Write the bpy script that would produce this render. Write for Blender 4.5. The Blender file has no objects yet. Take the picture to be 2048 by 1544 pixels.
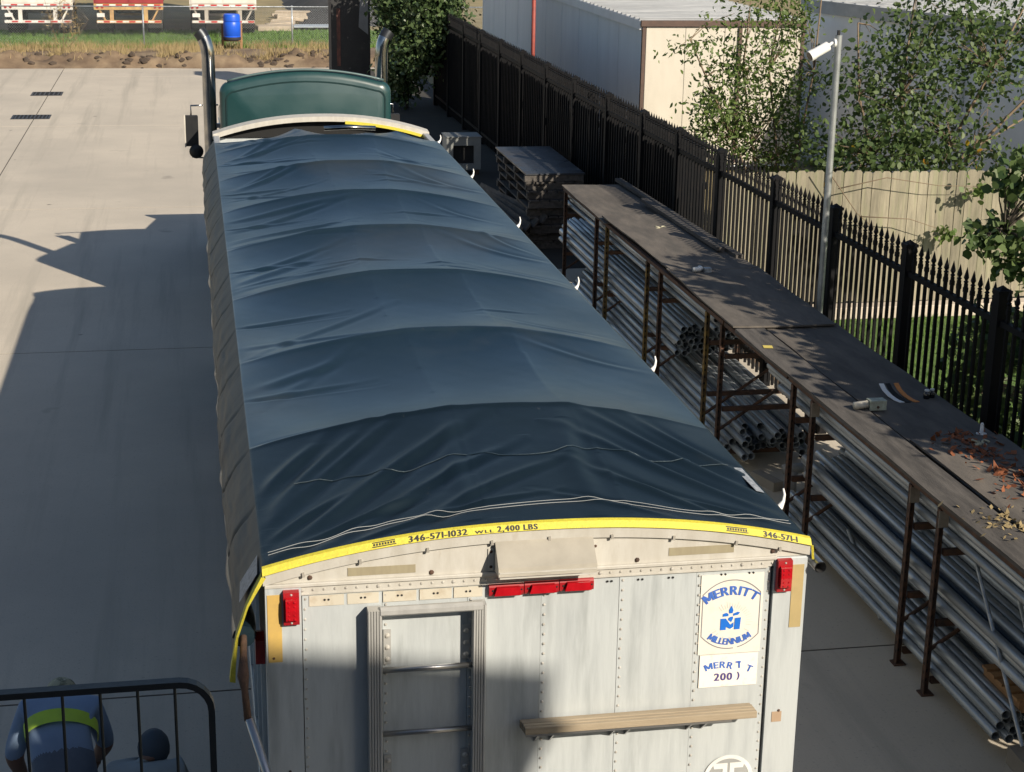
import bpy, bmesh, math, random
import numpy as np
from mathutils import Vector, Matrix
rnd = random.Random(7)
nrs = np.random.RandomState(11)
SC = bpy.context.scene
COL = SC.collection
R = math.radians

# ------------------------------------------------------------------ camera
CAM = Vector((-1.537, -7.186, 5.986))
YAW, PITCH, ROLL, FPX = 0.18854, 0.29257, 0.01716, 3387.7
cyw, syw, cpt, spt = math.cos(YAW), math.sin(YAW), math.cos(PITCH), math.sin(PITCH)
_f = Vector((syw*cpt, cyw*cpt, -spt)); _r = Vector((cyw, -syw, 0)); _u = _r.cross(_f)
_r2 = _r*math.cos(ROLL) + _u*math.sin(ROLL); _u2 = _u*math.cos(ROLL) - _r*math.sin(ROLL)
cd = bpy.data.cameras.new('camera'); cam = bpy.data.objects.new('camera', cd); COL.objects.link(cam)
cam.matrix_world = Matrix(((_r2.x, _u2.x, -_f.x, CAM.x), (_r2.y, _u2.y, -_f.y, CAM.y), (_r2.z, _u2.z, -_f.z, CAM.z), (0, 0, 0, 1)))
cd.sensor_fit = 'HORIZONTAL'; cd.sensor_width = 36; cd.lens = FPX/2048*36
cd.clip_start = 0.05; cd.clip_end = 2000
SC.camera = cam

# ------------------------------------------------------------------ sky and sun
SUN = Vector((0.886, -1.449, 1.0)).normalized()          # towards the sun
elev = math.asin(SUN.z); azim = math.atan2(SUN.x, SUN.y)
w = bpy.data.worlds.new('World'); SC.world = w; w.use_nodes = True
nt = w.node_tree; nt.nodes.clear()
sky = nt.nodes.new('ShaderNodeTexSky'); sky.sky_type = 'NISHITA'; sky.sun_disc = False
sky.sun_elevation = elev; sky.sun_rotation = azim; sky.air_density = 1.0; sky.dust_density = 1.0; sky.ozone_density = 1.2
bg = nt.nodes.new('ShaderNodeBackground'); bg.inputs[1].default_value = 0.075
wo = nt.nodes.new('ShaderNodeOutputWorld'); nt.links.new(sky.outputs[0], bg.inputs[0]); nt.links.new(bg.outputs[0], wo.inputs[0])
sl = bpy.data.lights.new('sun', 'SUN'); sl.energy = 5.0; sl.angle = R(0.53); sl.color = (1.0, 0.89, 0.74)
so = bpy.data.objects.new('sun', sl); COL.objects.link(so); so.rotation_euler = SUN.to_track_quat('Z', 'Y').to_euler(); so.location = (20, -30, 30)
vs = SC.view_settings; vs.view_transform = 'Standard'; vs.look = 'None'; vs.exposure = 0.45; vs.gamma = 1.0; vs.use_curve_mapping = False
SC.cycles.max_bounces = 6; SC.cycles.diffuse_bounces = 3; SC.cycles.glossy_bounces = 3; SC.cycles.transparent_max_bounces = 6
SC.cycles.sample_clamp_indirect = 6.0

# ------------------------------------------------------------------ materials
MATS = {}
def M(name, col, rough=0.7, metal=0.0, col2=None, scale=4.0, stretch=(1, 1, 1), lo=0.35, hi=0.65, detail=5.0, bump=0.0, bscale=40.0,
      rand=0.0, col3=None, scale3=1.0, lo3=0.55, hi3=0.75, spec=0.5, coat=0.0, trans=0.0, rvar=0.0, world=False):
    if name in MATS: return MATS[name]
    m = bpy.data.materials.new(name); m.use_nodes = True; t = m.node_tree; N = t.nodes; L = t.links
    b = N['Principled BSDF']; b.inputs['Roughness'].default_value = rough; b.inputs['Metallic'].default_value = metal
    b.inputs['Specular IOR Level'].default_value = spec; b.inputs['Coat Weight'].default_value = coat; b.inputs['Coat Roughness'].default_value = .03 if coat > .35 else .3
    b.inputs['Transmission Weight'].default_value = trans
    tc = N.new('ShaderNodeTexCoord'); mp = N.new('ShaderNodeMapping'); L.new(tc.outputs['Object'], mp.inputs[0]); mp.inputs['Scale'].default_value = stretch
    src = None
    def rgb(c):
        n = N.new('ShaderNodeRGB'); n.outputs[0].default_value = (*c, 1); return n.outputs[0]
    cur = rgb(col)
    def layer(cur, c2, sc, lo, hi, seed):
        no = N.new('ShaderNodeTexNoise'); no.noise_dimensions = '4D'; no.inputs['Scale'].default_value = sc; no.inputs['Detail'].default_value = detail
        no.inputs['Roughness'].default_value = 0.6; L.new(mp.outputs[0], no.inputs['Vector'])
        if rand:
            oi = N.new('ShaderNodeObjectInfo'); ma = N.new('ShaderNodeMath'); ma.operation = 'MULTIPLY'; ma.inputs[1].default_value = 37.0
            L.new(oi.outputs['Random'], ma.inputs[0]); L.new(ma.outputs[0], no.inputs['W'])
        else: no.inputs['W'].default_value = seed
        mr = N.new('ShaderNodeMapRange'); mr.inputs[1].default_value = lo; mr.inputs[2].default_value = hi; L.new(no.outputs[0], mr.inputs[0])
        mx = N.new('ShaderNodeMix'); mx.data_type = 'RGBA'; L.new(mr.outputs[0], mx.inputs[0]); L.new(cur, mx.inputs[6]); L.new(rgb(c2), mx.inputs[7])
        return mx.outputs[2], mr.outputs[0]
    if col2 is None: col2 = tuple(c*0.78 for c in col)
    cur, f1 = layer(cur, col2, scale, lo, hi, 1.3)
    if col3 is not None: cur, f3 = layer(cur, col3, scale3, lo3, hi3, 5.7)
    if rand:
        oi = N.new('ShaderNodeObjectInfo'); mr = N.new('ShaderNodeMapRange'); mr.inputs[3].default_value = 1-rand; mr.inputs[4].default_value = 1+rand
        L.new(oi.outputs['Random'], mr.inputs[0])
        hs = N.new('ShaderNodeHueSaturation'); L.new(cur, hs.inputs['Color']); L.new(mr.outputs[0], hs.inputs['Value']); cur = hs.outputs[0]
    L.new(cur, b.inputs['Base Color'])
    if rvar:
        mr = N.new('ShaderNodeMapRange'); mr.inputs[3].default_value = max(0.02, rough-rvar); mr.inputs[4].default_value = min(1, rough+rvar)
        L.new(f1, mr.inputs[0]); L.new(mr.outputs[0], b.inputs['Roughness'])
    if bump:
        no = N.new('ShaderNodeTexNoise'); no.inputs['Scale'].default_value = bscale; no.inputs['Detail'].default_value = 4; L.new(mp.outputs[0], no.inputs['Vector'])
        bp = N.new('ShaderNodeBump'); bp.inputs['Strength'].default_value = bump; bp.inputs['Distance'].default_value = 0.01
        L.new(no.outputs[0], bp.inputs['Height']); L.new(bp.outputs[0], b.inputs['Normal'])
    MATS[name] = m; return m

concrete = M('concrete', (.52, .465, .38), .85, col2=(.445, .40, .33), scale=.55, detail=8, bump=.25, bscale=60, col3=(.38, .345, .29), scale3=.16, lo3=.5, hi3=.72)
def concrete_marks():
    m = concrete; t = m.node_tree; N = t.nodes; L = t.links; b = N['Principled BSDF']
    src = b.inputs['Base Color'].links[0].from_socket
    tc = N.new('ShaderNodeTexCoord')
    def lay(src, c2, tex, mlo, mhi, mapscale=(1, 1, 1), invert=False):
        mp = N.new('ShaderNodeMapping'); L.new(tc.outputs['Object'], mp.inputs[0]); mp.inputs['Scale'].default_value = mapscale
        L.new(mp.outputs[0], tex.inputs['Vector'])
        mr = N.new('ShaderNodeMapRange'); mr.inputs[1].default_value = mlo; mr.inputs[2].default_value = mhi
        L.new(tex.outputs[0], mr.inputs[0])
        mx = N.new('ShaderNodeMix'); mx.data_type = 'RGBA'; L.new(mr.outputs[0], mx.inputs[0]); L.new(src, mx.inputs[6]); mx.inputs[7].default_value = (*c2, 1)
        return mx.outputs[2]
    n1 = N.new('ShaderNodeTexNoise'); n1.inputs['Scale'].default_value = 1.1; n1.inputs['Detail'].default_value = 3
    s = lay(src, (.22, .20, .17), n1, .69, .80)
    n2 = N.new('ShaderNodeTexNoise'); n2.inputs['Scale'].default_value = 34; n2.inputs['Detail'].default_value = 2
    s = lay(s, (.33, .30, .25), n2, .62, .78)
    n4 = N.new('ShaderNodeTexNoise'); n4.inputs['Scale'].default_value = 1.0; n4.inputs['Detail'].default_value = 6; n4.inputs['Roughness'].default_value = .65
    s = lay(s, (.37, .335, .275), n4, .52, .72, (2.6, .10, 1))        # long faint tyre tracks
    n5 = N.new('ShaderNodeTexNoise'); n5.inputs['Scale'].default_value = 2.7; n5.inputs['Detail'].default_value = 2
    s = lay(s, (.13, .12, .105), n5, .76, .80)                         # oil drips
    L.new(s, b.inputs['Base Color'])
concrete_marks()
m_under = M('joint_soil', (.09, .08, .065), .95)
alu = M('oxidised_white_aluminium', (.50, .535, .54), .46, .15, col2=(.37, .40, .41), scale=2.2, stretch=(6, 6, .8), lo=.45, hi=.78, bump=.16, bscale=5, detail=8, col3=(.22, .24, .24), scale3=1.1, lo3=.55, hi3=.82, rvar=.1)
alu2 = M('cream_white_header_paint', (.50, .485, .44), .55, .05, col2=(.43, .41, .36), scale=4, stretch=(4, 4, 1.2), bump=.06, bscale=20, col3=(.36, .31, .24), scale3=5, lo3=.64, hi3=.86)
alu3 = M('bare_extruded_aluminium', (.45, .45, .43), .42, .2, col2=(.36, .36, .345), scale=3, stretch=(5, 5, 1))
rivm = M('rivet_aluminium', (.62, .6, .55), .4, .4, col2=(.4, .38, .34), scale=9)
redlens = M('red_lamp_lens', (.42, .006, .012), .18, 0, col2=(.33, .004, .008), scale=30, coat=.6)
redbase = M('red_lamp_housing', (.33, .01, .015), .35, 0, coat=.2)
tapem = M('faded_gold_tape', (.30, .265, .175), .6, col2=(.26, .225, .15), scale=40, stretch=(1, 1, .2))
tapey = M('yellow_gold_tape', (.55, .37, .10), .55, col2=(.46, .31, .1), scale=12)
glue = M('aged_adhesive', (.50, .465, .38), .8, col2=(.40, .34, .25), scale=18, lo=.5, hi=.75)
decalm = M('white_decal_vinyl', (.68, .65, .58), .5, col2=(.62, .57, .47), scale=14, lo=.55, hi=.8)
blueink = M('blue_decal_ink', (.035, .10, .42), .5, col2=(.06, .16, .5), scale=20)
brblue = M('bright_blue_decal_ink', (.01, .16, .66), .45)
greyink = M('grey_decal_line', (.22, .22, .24), .6)
palewhite = M('white_stencil_paint', (.80, .80, .77), .6)
greypaint = M('grey_logo_field', (.36, .37, .36), .6)
tarpm = M('navy_vinyl_tarp', (.0035, .0125, .0205), .38, 0, col2=(.007, .018, .027), scale=1.3, detail=7, bump=.10, bscale=120, col3=(.060, .060, .048), scale3=.55, lo3=.52, hi3=.98, spec=1.0, coat=.3, rvar=.07)
def scuffs(m):
    t = m.node_tree; N = t.nodes; L = t.links; b_ = N['Principled BSDF']; b_.inputs['Specular Tint'].default_value = (.82, .96, 1.0, 1)
    src = b_.inputs['Base Color'].links[0].from_socket; tc = N.new('ShaderNodeTexCoord'); mp = N.new('ShaderNodeMapping'); mp.inputs['Rotation'].default_value = (0, 0, .5); mp.inputs['Scale'].default_value = (9, 2.2, 3)
    L.new(tc.outputs['Object'], mp.inputs[0]); no = N.new('ShaderNodeTexNoise'); no.inputs['Scale'].default_value = 2.0; no.inputs['Detail'].default_value = 9; no.inputs['Roughness'].default_value = .72; L.new(mp.outputs[0], no.inputs['Vector'])
    mr = N.new('ShaderNodeMapRange'); mr.inputs[1].default_value = .66; mr.inputs[2].default_value = .76; mr.inputs[4].default_value = .6; L.new(no.outputs[0], mr.inputs[0])
    mx = N.new('ShaderNodeMix'); mx.data_type = 'RGBA'; L.new(mr.outputs[0], mx.inputs[0]); L.new(src, mx.inputs[6]); mx.inputs[7].default_value = (.10, .105, .10, 1); L.new(mx.outputs[2], b_.inputs['Base Color'])
scuffs(tarpm)
tarpr = M('clean_black_blue_vinyl', (.0035, .0085, .0135), .42, 0, col2=(.006, .013, .019), scale=1.6, detail=7, bump=.10, bscale=120, col3=(.035, .036, .034), scale3=1.1, lo3=.62, hi3=.98, spec=.32, rvar=.06)
scuffs(tarpr)
dustm = M('dusty_tarp_skirt', (.10, .097, .082), .6, 0, col2=(.024, .032, .038), scale=3, stretch=(1, 1.6, .7), lo=.42, hi=.72, bump=.1, bscale=80)
yel = M('yellow_webbing', (.62, .54, .045), .6, col2=(.50, .43, .04), scale=60, bump=.3, bscale=160)
black = M('black_print', (.012, .012, .012), .6)
blackp = M('black_powdercoat', (.010, .011, .013), .45, col2=(.016, .016, .017), scale=8, bump=.1, bscale=60)
fencem = M('weathered_black_iron', (.0075, .0078, .009), .6, col2=(.014, .012, .012), scale=6, lo=.5, hi=.8, rand=.12, spec=.12)
green = M('dark_green_truck_paint', (.0095, .040, .041), .32, .0, col2=(.014, .049, .050), scale=1.8, coat=.4, rvar=.06, bump=.02, bscale=6)
chrome = M('chrome_pipe', (.28, .29, .30), .12, 1.0, col2=(.52, .50, .46), scale=6)
dullchrome = M('dull_steel', (.42, .42, .42), .35, .9)
soot = M('sooty_black', (.008, .008, .008), .8)
rubber = M('tyre_rubber', (.018, .018, .018), .85, bump=.2)
glass = M('dark_glass', (.01, .013, .015), .05, 0, spec=.8)
galv = M('galvanised_steel', (.44, .48, .51), .38, .45, col2=(.20, .22, .235), scale=3, stretch=(6, .35, 6), rand=.25, rvar=.1, col3=(.12, .115, .10), scale3=2, lo3=.62, hi3=.85)
rust = M('rusty_steel', (.055, .036, .028), .8, .1, col2=(.115, .055, .030), scale=9, bump=.3, bscale=50, col3=(.025, .022, .02), scale3=4)
rusty_yellow = M('worn_yellow_steel', (.26, .17, .045), .75, .1, col2=(.07, .045, .03), scale=7, bump=.3, bscale=50, lo=.4, hi=.6)
ply = M('weathered_plywood', (.135, .117, .098), .9, col2=(.072, .065, .057), scale=2.2, stretch=(3, .8, 1), detail=8, bump=.3, bscale=30, rand=.15, col3=(.06, .053, .046), scale3=1.3, lo3=.5, hi3=.75)
oldwood = M('old_grey_timber', (.10, .09, .08), .9, col2=(.045, .041, .037), scale=4, stretch=(4, .6, 4), bump=.4, bscale=30, rand=.25)
orangewood = M('raw_orange_timber', (.36, .21, .10), .85, col2=(.25, .14, .07), scale=6, stretch=(5, .8, 5), rand=.15)
tanwood = M('painted_tan_timber', (.36, .295, .205), .75, col2=(.28, .225, .155), scale=5, stretch=(.6, 7, 7), bump=.25, bscale=40)
fencewood = M('weathered_cedar_fence', (.30, .268, .195), .9, col2=(.18, .163, .12), scale=3, stretch=(7, 7, .7), detail=7, bump=.3, bscale=25, rand=.2, col3=(.22, .225, .13), scale3=1.6, lo3=.5, hi3=.75)
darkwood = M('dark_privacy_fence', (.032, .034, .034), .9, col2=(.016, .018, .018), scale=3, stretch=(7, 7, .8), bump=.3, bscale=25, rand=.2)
wallcream = M('cream_metal_cladding', (.53, .495, .42), .6, col2=(.46, .43, .36), scale=1.2, stretch=(2, 2, .6))
wall_shade = M('shade_toned_cladding', (.66, .73, .79), .5, .0, col2=(.58, .65, .71), scale=.8, stretch=(2, 2, .5))  # white side wall, the blue-grey of its shade put into the colour
wallgrey2 = M('pale_grey_metal_cladding', (.78, .80, .81), .6, .0, col2=(.70, .72, .73), scale=.7, stretch=(2, 2, .5))
roofm = M('ribbed_zinc_roof', (.40, .41, .42), .42, .6, col2=(.27, .28, .29), scale=2, stretch=(.3, 5, 1))
browntrim = M('brown_trim', (.10, .06, .045), .7, col2=(.07, .045, .035), scale=8)
redpipe = M('red_painted_pipe', (.30, .05, .03), .6, col2=(.2, .04, .03), scale=8)
soil = M('clay_soil', (.19, .135, .085), .95, col2=(.11, .075, .048), scale=2.5, detail=8, bump=.6, bscale=9, col3=(.27, .205, .13), scale3=.8, lo3=.45, hi3=.65)
drygr = M('dry_grass_ground', (.29, .235, .12), .95, col2=(.20, .165, .085), scale=.8, detail=8, bump=.5, bscale=8)
lawnm = M('lawn_soil', (.10, .17, .04), .95, col2=(.07, .12, .03), scale=2, bump=.4, bscale=20)
def leafmat(name, c, c2, rough=.5, tl=.35):
    m = bpy.data.materials.new(name); m.use_nodes = True; t = m.node_tree; N = t.nodes; L = t.links
    b = N['Principled BSDF']; b.inputs['Roughness'].default_value = rough; b.inputs['Specular IOR Level'].default_value = .4
    at = N.new('ShaderNodeAttribute'); at.attribute_name = 'tint'; mx = N.new('ShaderNodeMix'); mx.data_type = 'RGBA'
    mx.inputs[6].default_value = (*c, 1); mx.inputs[7].default_value = (*c2, 1); L.new(at.outputs['Fac'], mx.inputs[0]); L.new(mx.outputs[2], b.inputs['Base Color'])
    tr = N.new('ShaderNodeBsdfTranslucent'); L.new(mx.outputs[2], tr.inputs[0]); ms = N.new('ShaderNodeMixShader'); ms.inputs[0].default_value = tl
    L.new(b.outputs[0], ms.inputs[1]); L.new(tr.outputs[0], ms.inputs[2]); L.new(ms.outputs[0], N['Material Output'].inputs[0])
    MATS[name] = m; return m
leaf_lt = leafmat('light_green_leaves', (.075, .13, .03), (.16, .22, .06))
leaf_dk = leafmat('deep_green_leaves', (.045, .088, .028), (.13, .18, .06))
leaf_ev = leafmat('glossy_evergreen_leaves', (.035, .07, .027), (.11, .155, .06), .35, .2)
leaf_yl = leafmat('yellowing_leaves', (.42, .30, .02), (.45, .22, .03))
grassm = leafmat('green_grass_blades', (.09, .18, .03), (.17, .28, .06), .7)
straw = leafmat('straw_blades', (.30, .23, .11), (.40, .31, .16), .8, .2)
deadleaf = leafmat('fallen_brown_leaves', (.16, .055, .025), (.34, .12, .05), .8, .2)
bark = M('bark', (.08, .065, .05), .9, col2=(.05, .042, .034), scale=14, bump=.4, bscale=30)
twig = M('pale_twig', (.20, .15, .09), .85, col2=(.14, .10, .07), scale=14)

# ------------------------------------------------------------------ mesh builder
ORG = {}
class MB:
    def __init__(s): s.v = []; s.f = []; s.mi = []
    def add(s, vs_, fs, mi=0):
        o = len(s.v); s.v.extend([tuple(x) for x in vs_]); s.f.extend([tuple(i+o for i in f) for f in fs]); s.mi.extend([mi]*len(fs)); return s
    def box(s, lo, hi, mi=0, mat=None, bev=0.0):
        x0, y0, z0 = lo; x1, y1, z1 = hi
        if bev:
            b = bev; vs_ = []
            for z, i in ((z0, b), (z0+b, 0), (z1-b, 0), (z1, b)):
                vs_ += [(x0+i, y0+i, z), (x1-i, y0+i, z), (x1-i, y1-i, z), (x0+i, y1-i, z)]
            # chamfered vertical edges are left square: cheap, reads as a soft edge
            fs = [(3, 2, 1, 0), (12, 13, 14, 15)]
            for k in range(3):
                for j in range(4):
                    a = k*4+j; c = k*4+(j+1) % 4; fs.append((a, c, c+4, a+4))
        else:
            vs_ = [(x0, y0, z0), (x1, y0, z0), (x1, y1, z0), (x0, y1, z0), (x0, y0, z1), (x1, y0, z1), (x1, y1, z1), (x0, y1, z1)]
            fs = [(3, 2, 1, 0), (4, 5, 6, 7), (0, 1, 5, 4), (1, 2, 6, 5), (2, 3, 7, 6), (3, 0, 4, 7)]
        if mat is not None: vs_ = [tuple(mat @ Vector(v)) for v in vs_]
        return s.add(vs_, fs, mi)
    def obox(s, c, size, rot=(0, 0, 0), mi=0, bev=0):
        from mathutils import Euler
        m = Matrix.Translation(c) @ Euler(rot).to_matrix().to_4x4()
        h = [k/2 for k in size]
        return s.box((-h[0], -h[1], -h[2]), (h[0], h[1], h[2]), mi, m, bev)
    def tube(s, pts, r, n=8, mi=0, caps=True, radii=None):
        P = [Vector(p) for p in pts]; base = len(s.v); rings = []
        up = Vector((0, 0, 1)); prev = None; vs_ = []; fs = []
        for i, p in enumerate(P):
            d = (P[min(i+1, len(P)-1)]-P[max(i-1, 0)])
            if d.length < 1e-9: d = Vector((0, 0, 1))
            d.normalize()
            if prev is None:
                a = d.cross(up)
                if a.length < 1e-3: a = d.cross(Vector((1, 0, 0)))
            else:
                a = prev - d*prev.dot(d)
            a.normalize(); prev = a; b = d.cross(a); rr = radii[i] if radii else r
            for k in range(n):
                t = 2*math.pi*k/n; vs_.append(p + a*(rr*math.cos(t)) + b*(rr*math.sin(t)))
        for i in range(len(P)-1):
            for k in range(n):
                k2 = (k+1) % n; fs.append((i*n+k2, i*n+k, (i+1)*n+k, (i+1)*n+k2))
        if caps:
            fs.append(tuple(range(n))); fs.append(tuple(reversed([(len(P)-1)*n+k for k in range(n)])))
        return s.add(vs_, fs, mi)
    def prism(s, poly, y0, y1, mi=0, axis='y'):
        """poly: list of (a,b) counter-clockwise; extruded along axis."""
        n = len(poly)
        if axis == 'y': f = lambda a, b, t: (a, t, b)
        elif axis == 'x': f = lambda a, b, t: (t, a, b)
        else: f = lambda a, b, t: (a, b, t)
        vs_ = [f(a, b, y0) for a, b in poly] + [f(a, b, y1) for a, b in poly]
        fs = [tuple(range(n)), tuple(reversed(range(n, 2*n)))] + [(i+n, (i+1) % n+n, (i+1) % n, i) for i in range(n)]
        return s.add(vs_, fs, mi)
    def lathe(s, prof, c, n=16, mi=0, mat=None):
        vs_ = []; fs = []
        for r, z in prof:
            for k in range(n):
                t = 2*math.pi*k/n; vs_.append(Vector((c[0]+r*math.cos(t), c[1]+r*math.sin(t), c[2]+z)))
        for i in range(len(prof)-1):
            for k in range(n):
                k2 = (k+1) % n; fs.append((i*n+k, i*n+k2, (i+1)*n+k2, (i+1)*n+k))
        fs.append(tuple(reversed(range(n)))); fs.append(tuple((len(prof)-1)*n+k for k in range(n)))
        if mat is not None: vs_ = [mat @ v for v in vs_]
        return s.add(vs_, fs, mi)
    def build(s, name, mats, parent=None, smooth=False, auto=False):
        if not isinstance(mats, (list, tuple)): mats = [mats]
        o0 = ORG.get(parent.name, Vector((0, 0, 0))) if parent else Vector((0, 0, 0))
        me = bpy.data.meshes.new(name)
        me.from_pydata([(v[0]-o0[0], v[1]-o0[1], v[2]-o0[2]) for v in s.v], [], s.f)
        for m in mats: me.materials.append(m)
        if len(mats) > 1: me.polygons.foreach_set('material_index', s.mi)
        if smooth: me.polygons.foreach_set('use_smooth', [True]*len(me.polygons))
        bm = bmesh.new(); bm.from_mesh(me); bmesh.ops.recalc_face_normals(bm, faces=bm.faces); bm.to_mesh(me); bm.free()
        if auto: me.set_sharp_from_angle(angle=R(38))
        ob = bpy.data.objects.new(name, me); COL.objects.link(ob)
        if parent: ob.parent = parent
        ORG[ob.name] = o0
        return ob
def tag(o, label, cat, group=None):
    o['label'] = label; o['category'] = cat
    if group: o['group'] = group
    return o
def thing(name, loc, label, cat, group=None):
    o = bpy.data.objects.new(name, None); COL.objects.link(o); o.location = loc; o.empty_display_size = .2
    ORG[o.name] = Vector(loc); return tag(o, label, cat, group)
def struct(o): o['kind'] = 'structure'; return o
def stuff(o): o['kind'] = 'stuff'; return o
def inst(src, parent, loc=None, rot=None, scale=None, name=None):
    o = bpy.data.objects.new(name or src.name.split('.')[0], src.data); COL.objects.link(o); o.parent = parent
    if loc is not None: o.location = loc
    if rot is not None: o.rotation_euler = rot
    if scale is not None: o.scale = scale
    return o
def box(name, lo, hi, mat, parent=None, bev=0.0):
    return MB().box(lo, hi, bev=bev).build(name, mat, parent)
def mesh_np(name, V, F, mats, parent=None, smooth=False, tint=None, mi=None):
    me = bpy.data.meshes.new(name); nv = len(V); nf = len(F); k = F.shape[1]
    o0 = np.array(ORG.get(parent.name, Vector((0, 0, 0)))) if parent else np.zeros(3)
    me.vertices.add(nv); me.vertices.foreach_set('co', (V-o0).astype(np.float32).ravel())
    me.loops.add(nf*k); me.loops.foreach_set('vertex_index', F.astype(np.int32).ravel())
    me.polygons.add(nf); me.polygons.foreach_set('loop_start', np.arange(0, nf*k, k, dtype=np.int32)); me.polygons.foreach_set('loop_total', np.full(nf, k, np.int32))
    for m in (mats if isinstance(mats, (list, tuple)) else [mats]): me.materials.append(m)
    if mi is not None: me.polygons.foreach_set('material_index', mi.astype(np.int32))
    if smooth: me.polygons.foreach_set('use_smooth', np.ones(nf, bool))
    me.update(calc_edges=True)
    if tint is not None:
        a = me.attributes.new('tint', 'FLOAT', 'FACE'); a.data.foreach_set('value', tint.astype(np.float32))
    o = bpy.data.objects.new(name, me); COL.objects.link(o)
    if parent: o.parent = parent
    ORG[o.name] = Vector(o0); return o

FONT = {}
FONT['M'] = ([(0, 0), (.13, 0), (.13, .44), (.30, .10), (.42, .10), (.59, .44), (.59, 0), (.72, 0), (.72, .70), (.56, .70), (.36, .29), (.16, .70), (0, .70)], [(0, 1, 2, 11, 12), (2, 3, 10, 11), (3, 4, 10), (4, 5, 9, 10), (5, 6, 7, 8, 9)], .72)
def glyph(ch):
    if ch in FONT: return FONT[ch]
    cu = bpy.data.curves.new('tmp', 'FONT'); cu.body = ch; cu.size = 1; cu.resolution_u = 3; cu.offset = .010
    o = bpy.data.objects.new('tmp', cu); COL.objects.link(o); bpy.context.view_layer.update()
    me = o.evaluated_get(bpy.context.evaluated_depsgraph_get()).to_mesh()
    V = [(v.co.x, v.co.y) for v in me.vertices]; F = [tuple(p.vertices) for p in me.polygons]
    wd = (max(v[0] for v in V)-min(v[0] for v in V)) if V else .3; x0 = min(v[0] for v in V) if V else 0
    V = [(x-x0, y) for x, y in V]
    bpy.data.objects.remove(o); bpy.data.curves.remove(cu)
    FONT[ch] = (V, F, wd); return FONT[ch]
def text(mb, string, place, size, gap=.10, wscale=1.0, space=.35):
    """place(s, t) maps distance along the line and height to a 3-D point; returns total length."""
    tot = 0
    for ch in string: tot += (space if ch == ' ' else glyph(ch)[2]+gap)*size*wscale
    s0 = -tot/2
    for ch in string:
        if ch == ' ': s0 += space*size*wscale; continue
        V, F, wd = glyph(ch)
        mb.add([place(s0 + x*size*wscale, y*size) for x, y in V], F); s0 += (wd+gap)*size*wscale
    return tot
def bold(mb, string, place, size, gap=.10, wscale=1.0, space=.35, d=.05):
    for q in (-.5, .5): text(mb, string, (lambda s, t, q=q: tuple(a+b for a, b in zip(place(s+q*d*size, t), (0, -.0004*q, 0)))), size, gap, wscale, space)

def local(m, name, mat, parent, **k):
    o = m.build(name, mat, None, **k); o.parent = parent; return o

# ================================================================== setting
g = MB(); g.box((-300, -120, -.6), (300, 420, -.12)); struct(g.build('ground', drygr))
yard = struct(box('yard_base', (-40, -30, -.118), (5.5, 47.55, -.0035), m_under))
xs = [-40, -24, -14.6, -5.42, 0.95, 5.45]; ys = [-30, -14.8, -5.0, 4.70, 14.58, 24.45, 35.2, 45.6, 47.9]
yard2 = struct(thing('concrete_yard', (0, 0, 0), '', '')); del yard2['label']; del yard2['category']
for i in range(len(xs)-1):
    for j in range(len(ys)-1):
        e = .012; dz = rnd.uniform(-.0008, .0008)
        hi_y = ys[j+1]-e
        box('slab', (xs[i]+e, ys[j]+e, -.02), (xs[i+1]-e, hi_y, dz), concrete, yard2)
struct(box('lawn', (5.62, -14, -.119), (22, 15.1, -.02), lawnm))
struct(box('dark_strip', (3.25, 18.6, -.02), (5.46, 47.4, .006), M('dark_rough_ground', (.035, .034, .030), .95, col2=(.05, .045, .036), scale=2, bump=.5, bscale=9)))  # dark sheet over the slabs along the fence
struct(box('gravel_strip', (5.45, -14, -.119), (5.62, 40, -.035), soil))

def hgrid(x0, x1, y0, y1, nx, ny, zf):
    X, Y = np.meshgrid(np.linspace(x0, x1, nx), np.linspace(y0, y1, ny)); Z = zf(X, Y)
    V = np.stack([X.ravel(), Y.ravel(), Z.ravel()], 1); i = np.arange((ny-1)*(nx-1)); r = i//(nx-1); c = i % (nx-1); a = r*nx+c
    return V, np.stack([a, a+1, a+nx+1, a+nx], 1)
_ph = nrs.rand(40, 4)
def fnoise(X, Y, sc, n=10, seed=0):
    out = np.zeros_like(X); rs = np.random.RandomState(seed); amp = 1.0; tot = 0
    for o in range(4):
        for k in range(n//2):
            a = rs.rand()*6.283; f = sc*(2**o)*(.7+.6*rs.rand()); out += amp*np.sin((X*np.cos(a)+Y*np.sin(a))*f+rs.rand()*6.283)
        tot += amp*math.sqrt(n/2); amp *= .5
    return out/tot
def berm(X, Y):
    t = np.clip((Y-47.6)/1.1, 0, 1); back = np.clip((55.5-Y)/4.5, 0, 1)
    h = .20*t*t*(3-2*t)*back + .0
    n = fnoise(X, Y, 1.6, 10, 3); n2 = np.abs(fnoise(X, Y, 5.0, 10, 4))
    ridge = np.exp(-((Y-48.6-.25*np.sin(X*.8))/.55)**2)
    return h + ridge*(.10+.12*n+.16*n2) + .05*n*back - .11*(1-t)
V, F = hgrid(-24, 12, 47.55, 56.5, 340, 100, berm); struct(mesh_np('dirt_bank', V, F, soil, smooth=True))
V, F = hgrid(-30, 20, 54.3, 61.5, 80, 30, lambda X, Y: .03*fnoise(X, Y, 1.5, 10, 9)-.02+0*X); struct(mesh_np('grass_verge', V, F, lawnm, smooth=True))

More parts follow.
